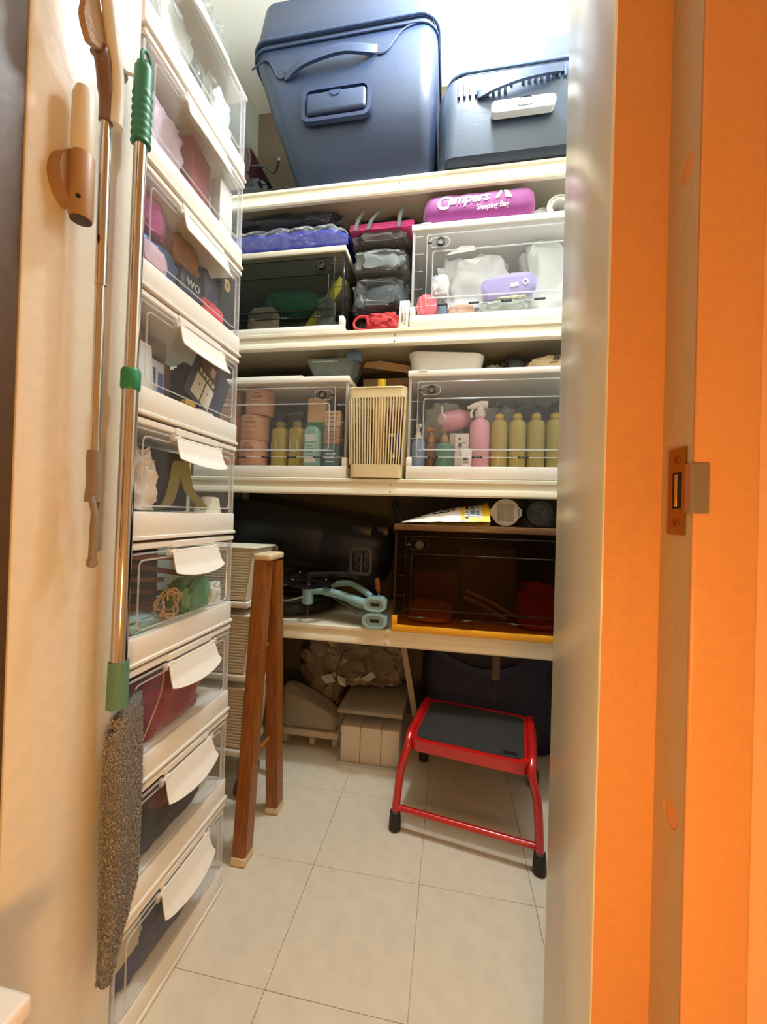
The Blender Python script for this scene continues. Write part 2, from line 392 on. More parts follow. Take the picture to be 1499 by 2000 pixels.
# ------------------------------------------------------------------ the tower of nine front-opening boxes on the left
HB, TX, TY0, TW, TD = 0.2106, -0.511, 0.556, 0.316, 0.43
def make_tower_box():
    """front faces +x at x=0, width along y, origin at the front near-left bottom"""
    r = thing('storage_box', 'x', 'storage box', (0, 0, 0), 0, 'front-opening boxes in the tall stack')
    bm = nb()                                                        # base tray with tall front band and a stepped lower lip
    box(bm, (-TD, 0, 0.006), (0.0, TW, 0.05), 0.004, 2)
    box(bm, (-TD, -0.0012, 0.002), (0.0035, TW + 0.0012, 0.009), 0.0015, 1)
    obj('base_tray', bm, M_WHITE, r)
    bm = nb()                                                        # lid: rim with a raised middle section above the handle
    box(bm, (-TD, 0.001, 0.1965), (0.001, TW - 0.001, 0.2075), 0.002, 1)
    box(bm, (-0.02, 0.10, 0.1945), (0.0035, 0.235, 0.2075), 0.0015, 1)
    obj('lid', bm, M_WHITE, r)
    bm = nb(); zt, zb, th = 0.1965, 0.05, 0.0018
    box(bm, (-TD, 0.002, zb), (-0.004, 0.002 + th, zt)); box(bm, (-TD, TW - 0.002 - th, zb), (-0.004, TW - 0.002, zt)); box(bm, (-TD, 0.004, zb), (-TD + th, TW - 0.004, zt))
    obj('body', bm, M_CLEAR, r)
    for y in (0.002, TW - 0.008):
        bm = nb(); prof = [(-0.003, zb), (-0.003, zt), (-0.012, zt), (-0.012, zb)]
        prism(bm, [(y, -0.012), (y + 0.006, -0.012), (y + 0.006, -0.003), (y, -0.003)], zb, zt, 'z')
        for v in bm.verts: v.co = Vector((v.co.y, v.co.x, v.co.z))
        post = obj('corner_post', bm, M_RIDGE, r)
        for k in range(5):
            bm = nb(); box(bm, (-0.013, y - 0.0006, 0.062 + k * 0.028), (-0.004, y + 0.0066, 0.064 + k * 0.028)); obj('post_rib', bm, M_RIDGE, post)
    bm = nb(); box(bm, (-0.003, 0.010, 0.0515), (-0.0015, TW - 0.010, 0.192))
    d = obj('door', bm, M_CLEAR, r)
    bm = nb(); lp = [(-0.0005, y, z) for y, z in rrect(0.026, TW - 0.026, 0.06, 0.178, 0.010, 4)]
    tube(bm, lp, 0.0015, 6, True); obj('door_ridge', bm, M_RIDGE, d)
    bm = nb(); box(bm, (-0.002, 0.012, 0.188), (0.001, TW - 0.012, 0.191)); obj('door_edge', bm, M_RIDGE, d)
    bm = nb(); y0, y1 = 0.098, 0.240                                 # handle: hinge rod, a flap that leans out and a bright lower wing
    cyl(bm, (0.004, y0 - 0.006, 0.188), (0.004, y1 + 0.006, 0.188), 0.0028, 8); hr = obj('hinge_rod', bm, M_WHITE, r)
    for y in (y0 + 0.004, y1 - 0.012):
        bm = nb(); box(bm, (0.0, y, 0.183), (0.0075, y + 0.010, 0.1925), 0.001, 1); obj('hinge_knuckle', bm, M_WHITE, hr)
    bm = nb()
    n = 18
    def flap(u, v):
        yy = y0 + (y1 - y0) * u; w = math.sin(PI * u) ** 0.7
        if v < 0.5: k = v / 0.5; x, z = 0.006 + 0.008 * k, 0.186 - 0.027 * k
        else:
            k = (v - 0.5) / 0.5; ext = 0.006 + 0.010 * w; x, z = 0.014 + ext * k, 0.159 - (0.010 + 0.010 * w) * k
        return (x, yy + (u - 0.5) * 0.012 * v, z)
    sheet(bm, n, 8, flap, 0.0018)
    obj('handle', bm, M_WHITE, r, angle=30)
    for y in (y0 - 0.010, y1 + 0.002):
        bm = nb(); box(bm, (-0.001, y, 0.180), (0.007, y + 0.008, 0.194), 0.0015, 1); obj('hinge_block', bm, M_RIDGE, r)
    return r
tower_labels = [
    'clear stacking box on the floor, lowest of the tower, dark blue bag inside',
    'clear stacking box second from the floor in the tower, beige bag and navy cloth inside',
    'clear stacking box full of crimson cloth, third from the floor in the tower',
    'clear stacking box with slanting brown sticks and a beige rope coil inside',
    'clear stacking box with a white ribbon bundle and olive strap against navy inside',
    'clear stacking box with a tilted picture card of white cabinets inside',
    'clear stacking box with magenta cloth, brown paper bag and navy packets inside',
    'clear stacking box with a red-brown box and white papers inside',
    'clear stacking box packed with white plastic bags, topmost of the tower']
tb = make_tower_box()
for k in range(9):
    loc = (TX, TY0, k * HB)
    if k == 0: tb.location = loc; tb['label'] = tower_labels[0]
    else: dup(tb, loc, None, tower_labels[k])

def cloth(name, label, cat, c, s, m, seed, amp=0.2, freq=2.2, sq=0.6, sub=4, ridge=True, group=None, flat=True, rot=None):
    """a soft crumpled thing resting at c (its underside centre), half sizes s"""
    bm = nb(); lump(bm, (0, 0, s[2] + 0.001), s, seed, amp, freq, sq, sub, ridge, flat)
    o = obj(name, bm, m, None, c, 60)
    if rot: o.rotation_euler = rot
    return tag(o, label, cat, group)
def solid(name, label, cat, c, s, m, rot=(0, 0, 0), bev=0.002, group=None):
    """a plain box-like thing (carton, card, book) with sizes s standing at c"""
    bm = nb(); box(bm, (-s[0] / 2, -s[1] / 2, 0.0015), (s[0] / 2, s[1] / 2, s[2]), bev, 2)
    o = obj(name, bm, m, None, c); o.rotation_euler = rot
    return tag(o, label, cat, group)
def decal(parent, name, x0, x1, z0, z1, y, h, th=0.0006):
    bm = nb(); box(bm, (x0, y - th, z0), (x1, y, z1)); return obj(name, bm, mat(h, 0.6), parent)
def ribbon(name, label, cat, pts, w, m, axis=(1, 0, 0), th=0.001, sub=6):
    P = smooth_path(pts, sub); a = Vector(axis).normalized(); n = len(P) - 1
    bm = nb(); sheet(bm, n, 1, lambda u, v: P[round(u * n)] + a * w * (v - 0.5), th)
    return tag(obj(name, bm, m), label, cat)
XB = -0.60
def zb_(k): return k * HB + 0.05
# box 1 (floor)
z = zb_(0)
cloth('folded_bag', 'dark blue folded bag lying in the lowest tower box', 'bag', (-0.60, 0.712, z), (0.072, 0.14, 0.034), mat('20265C', 0.55, bump=0.3), 1, 0.10, 2.0)
cloth('burgundy_cloth', 'dark burgundy cloth behind the blue bag in the lowest tower box', 'cloth', (-0.76, 0.72, z), (0.07, 0.13, 0.045), mat('4A2030', 0.8), 2, 0.15)
cloth('beige_pouch', 'beige soft pouch at the near end of the lowest tower box', 'pouch', (-0.572, 0.612, z + 0.054), (0.040, 0.045, 0.040), mat('BFB49C', 0.7), 3, 0.12)
# box 2
z = zb_(1)
cloth('navy_cloth', 'navy cloth flat along the front of the second lowest tower box', 'cloth', (-0.60, 0.714, z), (0.07, 0.14, 0.022), mat('1D2740', 0.8), 4, 0.12)
cloth('maroon_scarf', 'maroon scarf lying over navy cloth in the second lowest tower box', 'scarf', (-0.58, 0.76, z + 0.046), (0.045, 0.08, 0.014), mat('6A2A2E', 0.8), 5, 0.15)
cloth('beige_bag', 'large beige bag behind the scarf in the second lowest tower box', 'bag', (-0.75, 0.70, z), (0.065, 0.13, 0.062), mat('A89C84', 0.75), 6, 0.10)
# box 3
z = zb_(2)
cloth('crimson_cloth', 'large crumpled crimson cloth filling the third tower box from the floor', 'cloth', (-0.605, 0.70, z), (0.085, 0.125, 0.058), mat('8E1240', 0.7, sheen=0.4), 7, 0.22, 1.7)
cloth('dark_red_scarf', 'dark red scarf bundled behind the crimson cloth', 'scarf', (-0.77, 0.73, z), (0.065, 0.12, 0.06), mat('5E1C2C', 0.8), 8, 0.2)
ribbon('beige_string', 'thin beige string trailing over the crimson cloth', 'string', [(-0.522, 0.665, z + 0.125), (-0.519, 0.655, z + 0.09), (-0.519, 0.635, z + 0.055), (-0.519, 0.612, z + 0.02)], 0.003, mat('C8AE8C', 0.7), (0, 1, 0))
# box 4: sticks, rope, green bag
z = zb_(3)
for k, (dy, dz, a, l) in enumerate([(0.0, 0.012, 7, 0.22), (0.01, 0.034, 12, 0.22), (-0.004, 0.06, 9, 0.2), (0.012, 0.082, 14, 0.20), (0.0, 0.104, 5, 0.22)]):
    bm = nb(); box(bm, (-0.008, -l / 2, -0.005), (0.008, l / 2, 0.005), 0.0015, 1)
    o = obj('wooden_stick', bm, mat(['8A6244', '7A5236', 'A07850', '6E4A34', 'B07A58'][k], 0.6), None, (-0.60 - 0.02 * (k % 3), 0.70 + dy, z + 0.012 + dz)); o.rotation_euler = (R(-a if k else 0), 0, 0)
    tag(o, ['brown wooden stick lying flat at the bottom of the rope box', 'brown wooden stick leaning low behind the rope coil', 'tan wooden stick in the middle of the slanting sticks', 'dark wooden stick slanting near the top of the rope box', 'pinkish wooden stick uppermost under the box lid'][k], 'stick', 'wooden sticks in the rope box')
bm = nb(); pts = []
for k in range(90):
    a = k * 2 * PI / 26; rr = 0.023 + 0.005 * math.sin(k * 0.9) ; pts.append((-0.535 + 0.008 * math.sin(k * 0.37), 0.685 + rr * 1.15 * math.cos(a) + 0.006 * math.sin(k * 0.23), z + 0.034 + rr * math.sin(a)))
tube(bm, smooth_path(pts, 2), 0.0022, 6); tag(obj('rope_coil', bm, mat('CDB08A', 0.8, bump=0.5, scale=300)), 'beige cord coiled in a loose loop inside a tower box', 'rope')
cloth('green_bag', 'green and white crumpled plastic bag beside the beige rope coil', 'bag', (-0.555, 0.775, z), (0.032, 0.05, 0.036), mat('5E9A78', 0.35), 11, 0.28)
cloth('white_bag', 'small white crumpled bag at the far end of the rope box', 'bag', (-0.546, 0.828, z), (0.026, 0.027, 0.028), mat('D8DEDA', 0.35), 12, 0.28)
cloth('teal_cloth', 'pale teal cloth at the near bottom of the rope box', 'cloth', (-0.548, 0.614, z), (0.03, 0.045, 0.014), mat('8FB0AE', 0.6), 13, 0.2)
solid('brown_folder', 'dark brown folder standing at the back of the rope box', 'folder', (-0.70, 0.714, z), (0.02, 0.26, 0.12), mat('3E2A22', 0.6))
# box 5: white ribbon bundle, olive strap, navy carton
z = zb_(4)
cloth('white_ribbon_bundle', 'white satin ribbon bundle at the near end of the olive strap box', 'ribbon', (-0.565, 0.612, z), (0.042, 0.046, 0.062), mat('E6DCD2', 0.4), 14, 0.36, 2.6, 0.8)
solid('navy_carton', 'navy carton standing behind the olive strap', 'carton', (-0.66, 0.75, z), (0.09, 0.19, 0.085), mat('252C44', 0.55), (0, 0, R(4)))
solid('black_case', 'black case lying on the navy carton', 'case', (-0.66, 0.74, z + 0.086), (0.09, 0.2, 0.045), mat('1B1A1E', 0.5), (0, 0, R(-3)))
ribbon('olive_strap', 'olive green strap folded in a peak inside a tower box', 'strap', [(-0.545, 0.652, z + 0.004), (-0.542, 0.682, z + 0.016), (-0.538, 0.695, z + 0.06), (-0.535, 0.700, z + 0.098), (-0.533, 0.716, z + 0.094), (-0.531, 0.728, z + 0.05), (-0.529, 0.752, z + 0.028), (-0.526, 0.778, z + 0.006)], 0.020, mat('8C8C5A', 0.6), (0.5, 0.8, 0.1))
bm = nb(); prism(bm, [(0.785, z), (0.845, z), (0.836, z + 0.034), (0.815, z + 0.036)], -0.56, -0.53, 'x'); tag(obj('paper_wedge', bm, mat('E8E2CC', 0.6)), 'white folded paper wedge at the far end of the olive strap box', 'paper')
# box 6: picture card and boxes
z = zb_(5)
card = thing('picture_card', 'dark card printed with white cabinets, tilted in a tower box', 'card', (-0.535, 0.765, z + 0.012))
card.rotation_euler = (R(-26), 0, 0)
bm = nb(); box(bm, (-0.002, -0.062, 0), (0, 0.062, 0.125)); obj('sheet', bm, mat('2B2E46', 0.5), card)
bm = nb(); box(bm, (-0.0005, -0.045, 0.01), (0.0006, 0.02, 0.062)); obj('print_cabinet', bm, mat('D8D0C0', 0.6), card)
bm = nb(); box(bm, (0.0006, -0.014, 0.01), (0.001, -0.011, 0.062)); box(bm, (0.0006, -0.030, 0.040), (0.001, -0.027, 0.046)); box(bm, (0.0006, 0.002, 0.040), (0.001, 0.005, 0.046)); obj('print_line', bm, mat('3A2E28', 0.6), card)
bm = nb(); box(bm, (-0.0005, -0.045, 0.066), (0.0006, 0.02, 0.078)); obj('print_band', bm, mat('4A362A', 0.6), card)
bm = nb()
for k in range(5): box(bm, (0.0006, -0.042 + k * 0.012, 0.067), (0.001, -0.034 + k * 0.012, 0.077))
obj('print_shelf', bm, mat('C8B8A0', 0.6), card)
bm = nb(); box(bm, (-0.0005, -0.045, 0.082), (0.0006, 0.01, 0.115)); obj('print_wall', bm, mat('5A4434', 0.6), card)
bm = nb(); box(bm, (0.0006, -0.012, 0.088), (0.001, 0.004, 0.108)); obj('print_window', bm, mat('B09078', 0.6), card)
solid('cardboard_carton', 'brown cardboard carton leaning behind the picture card', 'carton', (-0.63, 0.665, z), (0.08, 0.15, 0.095), mat('9A6E4C', 0.7, var=0.1), (0, 0, 0))
solid('patterned_carton', 'grey and tan patterned carton lying on the cardboard one', 'carton', (-0.62, 0.655, z + 0.097), (0.07, 0.14, 0.034), mat('A8937C', 0.6, var=0.35, scale=30), (0, 0, R(5)))
bw = solid('blue_white_carton', 'blue and white carton at the near end of the picture card box', 'carton', (-0.56, 0.632, z), (0.03, 0.075, 0.07), mat('C9D2E2', 0.5), (0, 0, R(3)))
for k, (a, b, c_, d) in enumerate([(-0.03, -0.012, 0.03, 0.062), (-0.004, 0.012, 0.024, 0.055), (0.02, 0.034, 0.014, 0.05)]):
    bm = nb(); box(bm, (0.0152, a, c_), (0.0158, b, d)); obj('print_block', bm, mat('4A60A8', 0.5), bw)
cloth('navy_pouch', 'navy shiny pouch behind the tilted picture card', 'pouch', (-0.585, 0.80, z), (0.035, 0.05, 0.06), mat('2C3156', 0.35), 15, 0.2)
cloth('yellow_tool', 'small yellow clip lying at the front of the picture card box', 'clip', (-0.528, 0.715, z), (0.009, 0.016, 0.007), mat('D8B040', 0.5), 16, 0.15)
bm = nb(); tube(bm, [(-0.526, 0.742, z + 0.004), (-0.525, 0.79, z + 0.004)], 0.0035, 8); tag(obj('white_stick', bm, M_WHITE), 'short white stick on the floor of the picture card box', 'stick')
solid('white_card', 'white card leaning at the near side of the picture card box', 'card', (-0.535, 0.606, z), (0.002, 0.05, 0.09), mat('E0DED8', 0.5), (0, R(-6), 0), 0.0005)
# box 7: magenta cloth, paper bag, navy packets
z = zb_(6)
cloth('magenta_yarn', 'bundle of magenta yarn at the near end of the paper bag box', 'yarn', (-0.565, 0.614, z + 0.074), (0.036, 0.045, 0.034), mat('B83C8E', 0.8, sheen=0.5), 17, 0.2, 3.5)
cloth('blue_packet', 'blue glossy packet under the magenta yarn', 'packet', (-0.565, 0.635, z), (0.038, 0.058, 0.036), mat('3E5E90', 0.3), 18, 0.16)
pb = cloth('paper_bag', 'brown paper bag crumpled under the box handle', 'bag', (-0.572, 0.716, z + 0.066), (0.04, 0.05, 0.036), mat('A87840', 0.7), 19, 0.26, 1.8, 0.7)
npk = thing('navy_packet', 'navy packet with white lettering under the brown paper bag', 'packet', (-0.545, 0.722, z))
bm = nb(); lump(bm, (0, 0, 0.034), (0.018, 0.042, 0.032), 20, 0.06, 2, 0.4); obj('wrapper', bm, mat('26304A', 0.3), npk)
obj('lettering', text_bm('WO', 0.022, 0, lambda x, y, zz: (0.021 + zz, -0.028 + x, 0.028 + y)), mat('D8DEE8', 0.5), npk)
cloth('dark_blue_bag', 'dark slate blue bag at the far end of the paper bag box', 'bag', (-0.585, 0.805, z), (0.044, 0.046, 0.068), mat('343A54', 0.5), 21, 0.2)
cloth('red_cloth', 'bright red cloth low at the front of the paper bag box', 'cloth', (-0.533, 0.782, z), (0.016, 0.042, 0.018), mat('D83C4C', 0.7), 22, 0.22)
cloth('cream_cloth', 'cream cloth tucked above the magenta yarn', 'cloth', (-0.66, 0.655, z + 0.115), (0.045, 0.07, 0.014), mat('DCCDB8', 0.7), 23, 0.2)
gt = thing('gold_tag', 'small gold metal tag hanging near the far corner of a tower box', 'tag', (-0.518, 0.822, z + 0.098))
bm = nb(); prism(bm, rrect(-0.009, 0.009, -0.013, 0.013, 0.007, 4), -0.001, 0.001, 'x'); obj('plate', bm, mat('E8B850', 0.3, metal=0.6), gt)
bm = nb(); box(bm, (0.001, -0.004, -0.007), (0.0016, 0.004, 0.006)); obj('window', bm, mat('5A3A14', 0.5), gt)
cloth('pale_pink_cloth', 'pale pink cloth lying under the blue glossy packet edge', 'cloth', (-0.526, 0.605, z), (0.010, 0.034, 0.022), mat('D4B0C4', 0.7), 24, 0.2)
# box 8
z = zb_(7)
cloth('lilac_cloth', 'pale lilac cloth at the near end of the red-brown box tier', 'cloth', (-0.575, 0.632, z), (0.05, 0.062, 0.062), mat('D6BECE', 0.6), 25, 0.2)
solid('red_brown_box', 'red-brown box standing under the handle of a high tower box', 'box', (-0.57, 0.732, z), (0.08, 0.075, 0.118), mat('9A3E30', 0.5), (0, 0, R(8)))
solid('dark_box', 'dark narrow box between the red-brown box and white papers', 'box', (-0.585, 0.784, z), (0.07, 0.014, 0.11), mat('4A3C3A', 0.5))
solid('white_papers', 'white papers standing at the far end of a high tower box', 'papers', (-0.545, 0.832, z), (0.025, 0.05, 0.125), mat('E4E6E0', 0.5), (0, 0, 0), 0.001)
solid('tan_folder', 'tan folder leaning behind the red-brown box', 'folder', (-0.66, 0.75, z), (0.02, 0.18, 0.135), mat('B09070', 0.6))
# box 9 and above
z = zb_(8)
cloth('white_plastic_bag', 'crumpled white plastic bag at the near end of the topmost tower box', 'bag', (-0.58, 0.645, z), (0.055, 0.075, 0.066), mat('DCE6E2', 0.4), 26, 0.26)
cloth('bubble_wrap', 'clear crumpled bubble wrap at the far end of the topmost tower box', 'bubble wrap', (-0.57, 0.795, z), (0.045, 0.065, 0.062), mat('CBD6D4', 0.25), 27, 0.3, 3.5)
cloth('clear_bag', 'clear crumpled plastic bag lying on top of the box tower', 'bag', (-0.64, 0.76, 9 * HB - 0.002), (0.12, 0.095, 0.055), M_FILM, 28, 0.24, 1.6)

# ------------------------------------------------------------------ things hanging on the left reveal
WX = -0.511
t_ = thing('wall_light', 'wood and frosted white motion light on a round wood bracket on the left wall', 'lamp', (WX, 0.443, 1.275))
cx = 0.026
bm = nb(); lathe(bm, [(0.001, -0.005), (0.0125, -0.004), (0.0135, 0), (0.0135, 0.078), (0.0125, 0.080)], 24, Matrix.Translation((cx, -0.008, 0.0))); wd_ = obj('wood_tube', bm, wood('beech', 'A07A56', 'B48E68', 0.5, 30, (1, 1, 0.15)), t_)
bm = nb(); lathe(bm, [(0.0125, 0.080), (0.0132, 0.083), (0.0132, 0.154), (0.010, 0.165), (0.002, 0.169)], 24, Matrix.Translation((cx, -0.008, 0.0))); obj('frosted_shade', bm, mat('E8E2D4', 0.35), t_)
bm = nb(); n = 14; arc = [(-0.008 - 0.0 - 0.024 * math.sin(PI * k / n), 0.048 - 0.036 * math.cos(PI * k / n) ) for k in range(n + 1)]
prism(bm, arc, 0.0005, cx - 0.006, 'x'); obj('bracket', bm, wood('beech_disc', '98704C', 'AA825C', 0.5, 30, (1, 1, 0.3)), t_)
bm = nb(); lathe(bm, [(0.0032, 0), (0.0022, 0.0018), (0.0003, 0.0024)], 12, Matrix.Translation((cx + 0.0074, -0.0190, 0.018)) @ Matrix.Rotation(PI / 2, 4, 'X') @ Matrix.Rotation(R(35), 4, 'Y')); obj('sensor', bm, mat('120C08', 0.15), t_)
bm = nb(); lathe(bm, [(0.0118, -0.0052), (0.0002, -0.0056)], 20, Matrix.Translation((cx, -0.008, 0.0))); obj('end_cap', bm, mat('3A2012', 0.5), t_)

# green-handled chenille duster
t_ = thing('duster', 'long chrome duster with green grip and grey chenille head hanging on the wall', 'duster', (0, 0, 0))
dt, db = Vector((-0.484, 0.528, 1.565)), Vector((-0.484, 0.518, 0.655))
def on_line(k): return dt + (db - dt) * k
bm = nb(); tube(bm, [on_line(0.06), on_line(0.52)], 0.0095, 18); obj('lower_pole', bm, M_CHROME, t_)
bm = nb(); tube(bm, [on_line(0.5), on_line(1.0)], 0.0112, 18); obj('upper_pole', bm, M_CHROME, t_)
bm = nb(); pr = [on_line(-0.015 + 0.0045 * k) for k in range(31)]
tube(bm, pr, [0.010 if k < 2 else 0.0128 + (0.0014 if (k % 3 == 0 and k > 9) else 0) for k in range(31)], 18); obj('grip', bm, M_GREEN, t_)
bm = nb(); lp = [Vector((-0.484, 0.528, 1.583)) + Vector((0.004, 0.009 * math.cos(a), 0.015 * math.sin(a))) for a in [k * PI / 8 for k in range(16)]]
tube(bm, lp, 0.003, 8, True); obj('hanging_loop', bm, M_GREEN, t_)
bm = nb(); tube(bm, [on_line(0.502), on_line(0.506), on_line(0.533), on_line(0.537)], [0.0118, 0.0135, 0.0135, 0.0118], 18); obj('lock_collar', bm, mat('2C8A60', 0.4), t_)
bm = nb(); tube(bm, [on_line(0.985), on_line(1.06)], [0.0138, 0.0145], 18); obj('ferrule', bm, mat('5E8A74', 0.45), t_)
hm = mat('8C8884', 0.95, bump=0.9, scale=420, var=0.45)
bm = nb(); zt_, zl = 0.588, 0.198
def head_w(z):
    k = (zt_ - z) / (zt_ - zl)
    y1 = 0.562 if k < 0.72 else 0.562 - (k - 0.72) / 0.28 * 0.045
    y0 = 0.500 + (0.003 if k > 0.05 else 0.012)
    return y0, y1
rows = 44; m_ = 28; rings = []
rnd = random.Random(4)
for i in range(rows + 1):
    k = i / rows; z = zt_ - k * (zt_ - zl); y0, y1 = head_w(z); tk = 0.015 * (0.55 + 0.45 * math.sin(PI * min(1, k * 1.1 + 0.05)))
    ring = []
    for j in range(m_):
        a = 2 * PI * j / m_; c_, s_ = math.cos(a), math.sin(a)
        yy = (y0 + y1) / 2 + (y1 - y0) / 2 * math.copysign(abs(c_) ** 0.5, c_); xx = -0.484 + tk * math.copysign(abs(s_) ** 0.7, s_)
        sl = -0.018 * (yy - 0.53) / 0.03 if i < 2 else 0
        ring.append(bm.verts.new((xx + rnd.uniform(-1, 1) * 0.0016, yy + rnd.uniform(-1, 1) * 0.0014, z - sl * (1 if i < 2 else 0) + rnd.uniform(-1, 1) * 0.0015)))
    rings.append(ring)
for a, b in zip(rings, rings[1:]):
    for j in range(m_): bm.faces.new((a[j], a[(j + 1) % m_], b[(j + 1) % m_], b[j]))
bm.faces.new(rings[0]); bm.faces.new(rings[-1])
head = obj('chenille_head', bm, hm, t_, angle=180)
# chenille loops standing off the cloth: nobody could count them
bm = nb(); rnd = random.Random(7)
for q in range(5200):
    z = rnd.uniform(zl + 0.004, zt_ - 0.004); y0, y1 = head_w(z); k = (zt_ - z) / (zt_ - zl)
    a = rnd.uniform(-0.1, PI + 0.9) if rnd.random() < 0.8 else rnd.uniform(0, 2 * PI)
    c_, s_ = math.cos(a), math.sin(a); tk = 0.015 * (0.55 + 0.45 * math.sin(PI * min(1, k * 1.1 + 0.05)))
    p = Vector((-0.484 + tk * math.copysign(abs(s_) ** 0.7, s_), (y0 + y1) / 2 + (y1 - y0) / 2 * math.copysign(abs(c_) ** 0.5, c_), z))
    nrm = Vector((s_, c_ * 0.6, rnd.uniform(-0.9, 0.3))).normalized(); tg = nrm.orthogonal().normalized(); h = rnd.uniform(0.0018, 0.0034); w = rnd.uniform(0.0007, 0.0012)
    ax = nrm.cross(tg); vs = [bm.verts.new(p + tg * w), bm.verts.new(p + (-tg * 0.5 + ax * 0.87) * w), bm.verts.new(p + (-tg * 0.5 - ax * 0.87) * w), bm.verts.new(p + nrm * h + Vector((0, 0, -h * 0.4)))]
    bm.faces.new((vs[0], vs[1], vs[3])); bm.faces.new((vs[1], vs[2], vs[3])); bm.faces.new((vs[2], vs[0], vs[3]))
pile = obj('chenille_pile', bm, mat('A8A4A0', 0.95, var=0.5, scale=300), head, angle=180); pile['kind'] = 'stuff'
# wall hook for the duster
t_ = thing('wall_hook', 'small clear round hook on the wall behind the green duster grip', 'hook', (WX, 0.512, 1.555))
bm = nb(); lathe(bm, [(0.011, 0.0005), (0.0125, 0.002), (0.010, 0.006), (0.004, 0.009)], 20, Matrix.Rotation(PI / 2, 4, 'Y')); obj('suction_disc', bm, mat('C8C0B8', 0.2), t_)
bm = nb(); tube(bm, smooth_path([(0.006, 0, 0), (0.018, 0.004, -0.003), (0.030, 0.010, -0.002), (0.031, 0.010, 0.012)], 3), 0.0022, 8); obj('hook_arm', bm, mat('D8D4CC', 0.25), t_)

# second cleaning pole: steel rod, brown knuckle and folded white head above, forked gripper below
t_ = thing('cleaning_pole', 'thin steel cleaning pole with forked grey clip below and folded white head above', 'pole', (0, 0, 0))
bm = nb(); tube(bm, [(-0.480, 0.462, 1.44), (-0.480, 0.462, 0.965)], 0.0062, 14); obj('rod', bm, M_CHROME, t_)
bm = nb(); tube(bm, [(-0.4795, 0.462, 1.40), (-0.4795, 0.462, 1.20)], 0.0072, 14); obj('outer_rod', bm, M_CHROME, t_)
KB = mat('7C5E4E', 0.4)
bm = nb(); tube(bm, smooth_path([(-0.480, 0.462, 1.425), (-0.479, 0.461, 1.455), (-0.477, 0.456, 1.483), (-0.474, 0.448, 1.497), (-0.473, 0.440, 1.500)], 3), [0.0085] * 4 + [0.0105] * 6 + [0.0115] * 3, 14); obj('knuckle', bm, KB, t_)
bm = nb()
tube(bm, smooth_path([(-0.471, 0.469, 1.425), (-0.469, 0.468, 1.46), (-0.466, 0.463, 1.49), (-0.463, 0.452, 1.52), (-0.452, 0.410, 1.66), (-0.448, 0.395, 1.72)], 3), 0.0085, 12); obj('white_arm', bm, mat('E6E6E2', 0.3), t_)
bm = nb()
def headp(u, v):
    z = 1.495 + 0.23 * u; y = 0.437 - 0.055 * u; w = 0.0125 + 0.0022 * math.sin(u * 21)
    return (-0.476 + 0.004 * u, y + (v - 0.5) * 2 * w - (0.003 * math.sin(u * 17) if v < 0.5 else 0), z + (v - 0.5) * 0.01)
sheet(bm, 30, 4, headp, 0.009); obj('folded_pad', bm, mat('B89C84', 0.9, bump=0.5, scale=200), t_, angle=50)
GR = mat('8A7C70', 0.42)
bm = nb(); tube(bm, [(-0.480, 0.462, 0.975), (-0.480, 0.462, 0.968), (-0.480, 0.463, 0.93), (-0.480, 0.463, 0.905)], [0.0085, 0.0095, 0.0092, 0.0112], 16); obj('socket', bm, GR, t_)
for dy, x, bl in ((-0.0085, -0.468, 0.824), (0.0085, -0.488, 0.842)):
    bm = nb(); pts = smooth_path([(-0.480 + (x + 0.480) * 0.4, 0.463 + dy, 0.912), (x, 0.463 + dy * 1.05, 0.885), (x, 0.463 + dy * 1.15, 0.855), (x, 0.463 + dy * 1.3, bl)], 4)
    tube(bm, pts, [0.0042] * 6 + [0.0050] * (len(pts) - 6), 12); lathe(bm, [(0.001, -0.007), (0.0062, -0.004), (0.0068, 0.0), (0.0062, 0.005)], 12, Matrix.Translation(pts[-1])); obj('gripper_jaw', bm, GR, t_)
# white lidded bin in the corridor, only its corner shows
t_ = thing('corridor_bin', 'white storage bin standing in the corridor, only a lid corner in view', 'bin', (-0.494, 0.202, 0))
bm = nb(); box(bm, (-0.09, -0.12, 0), (0.115, 0.095, 0.43), 0.01, 3); obj('bin_body', bm, M_WHITE, t_)
bm = nb(); box(bm, (-0.095, -0.125, 0.43), (0.127, 0.107, 0.45), 0.004, 3); obj('bin_lid', bm, M_WHITE, t_)

# ------------------------------------------------------------------ top shelf: two suitcases and the dark things beside them
Z1 = SH[3] + 0.0015
t_ = thing('suitcase', 'large dark blue hard suitcase with recessed grip standing on the top shelf', 'suitcase', (-0.40, 1.45, Z1))
NAVY = mat('27344E', 0.42, bump=0.06, scale=260)
def L(x0, x1, y0, y1, r, z): return (x0 + 0.40, x1 + 0.40, y0 - 1.45, y1 - 1.45, r, z - Z1)
bm = nb(); loft(bm, [L(-0.565, -0.10, 1.33, 1.70, 0.03, Z1), L(-0.575, -0.088, 1.312, 1.71, 0.045, Z1 + 0.012), L(-0.622, -0.084, 1.256, 1.72, 0.055, 2.19), L(-0.64, -0.083, 1.236, 1.72, 0.055, 2.235),
                     L(-0.668, -0.082, 1.236, 1.72, 0.055, 2.32), L(-0.716, -0.084, 1.236, 1.72, 0.055, 2.462), L(-0.716, -0.086, 1.238, 1.72, 0.055, 2.468)], 6)
obj('lower_shell', bm, NAVY, t_)
bm = nb(); loft(bm, [L(-0.716, -0.086, 1.240, 1.72, 0.055, 2.4685), L(-0.716, -0.086, 1.240, 1.72, 0.055, 2.4835)], 6); obj('zipper', bm, mat('1C2436', 0.7), t_)
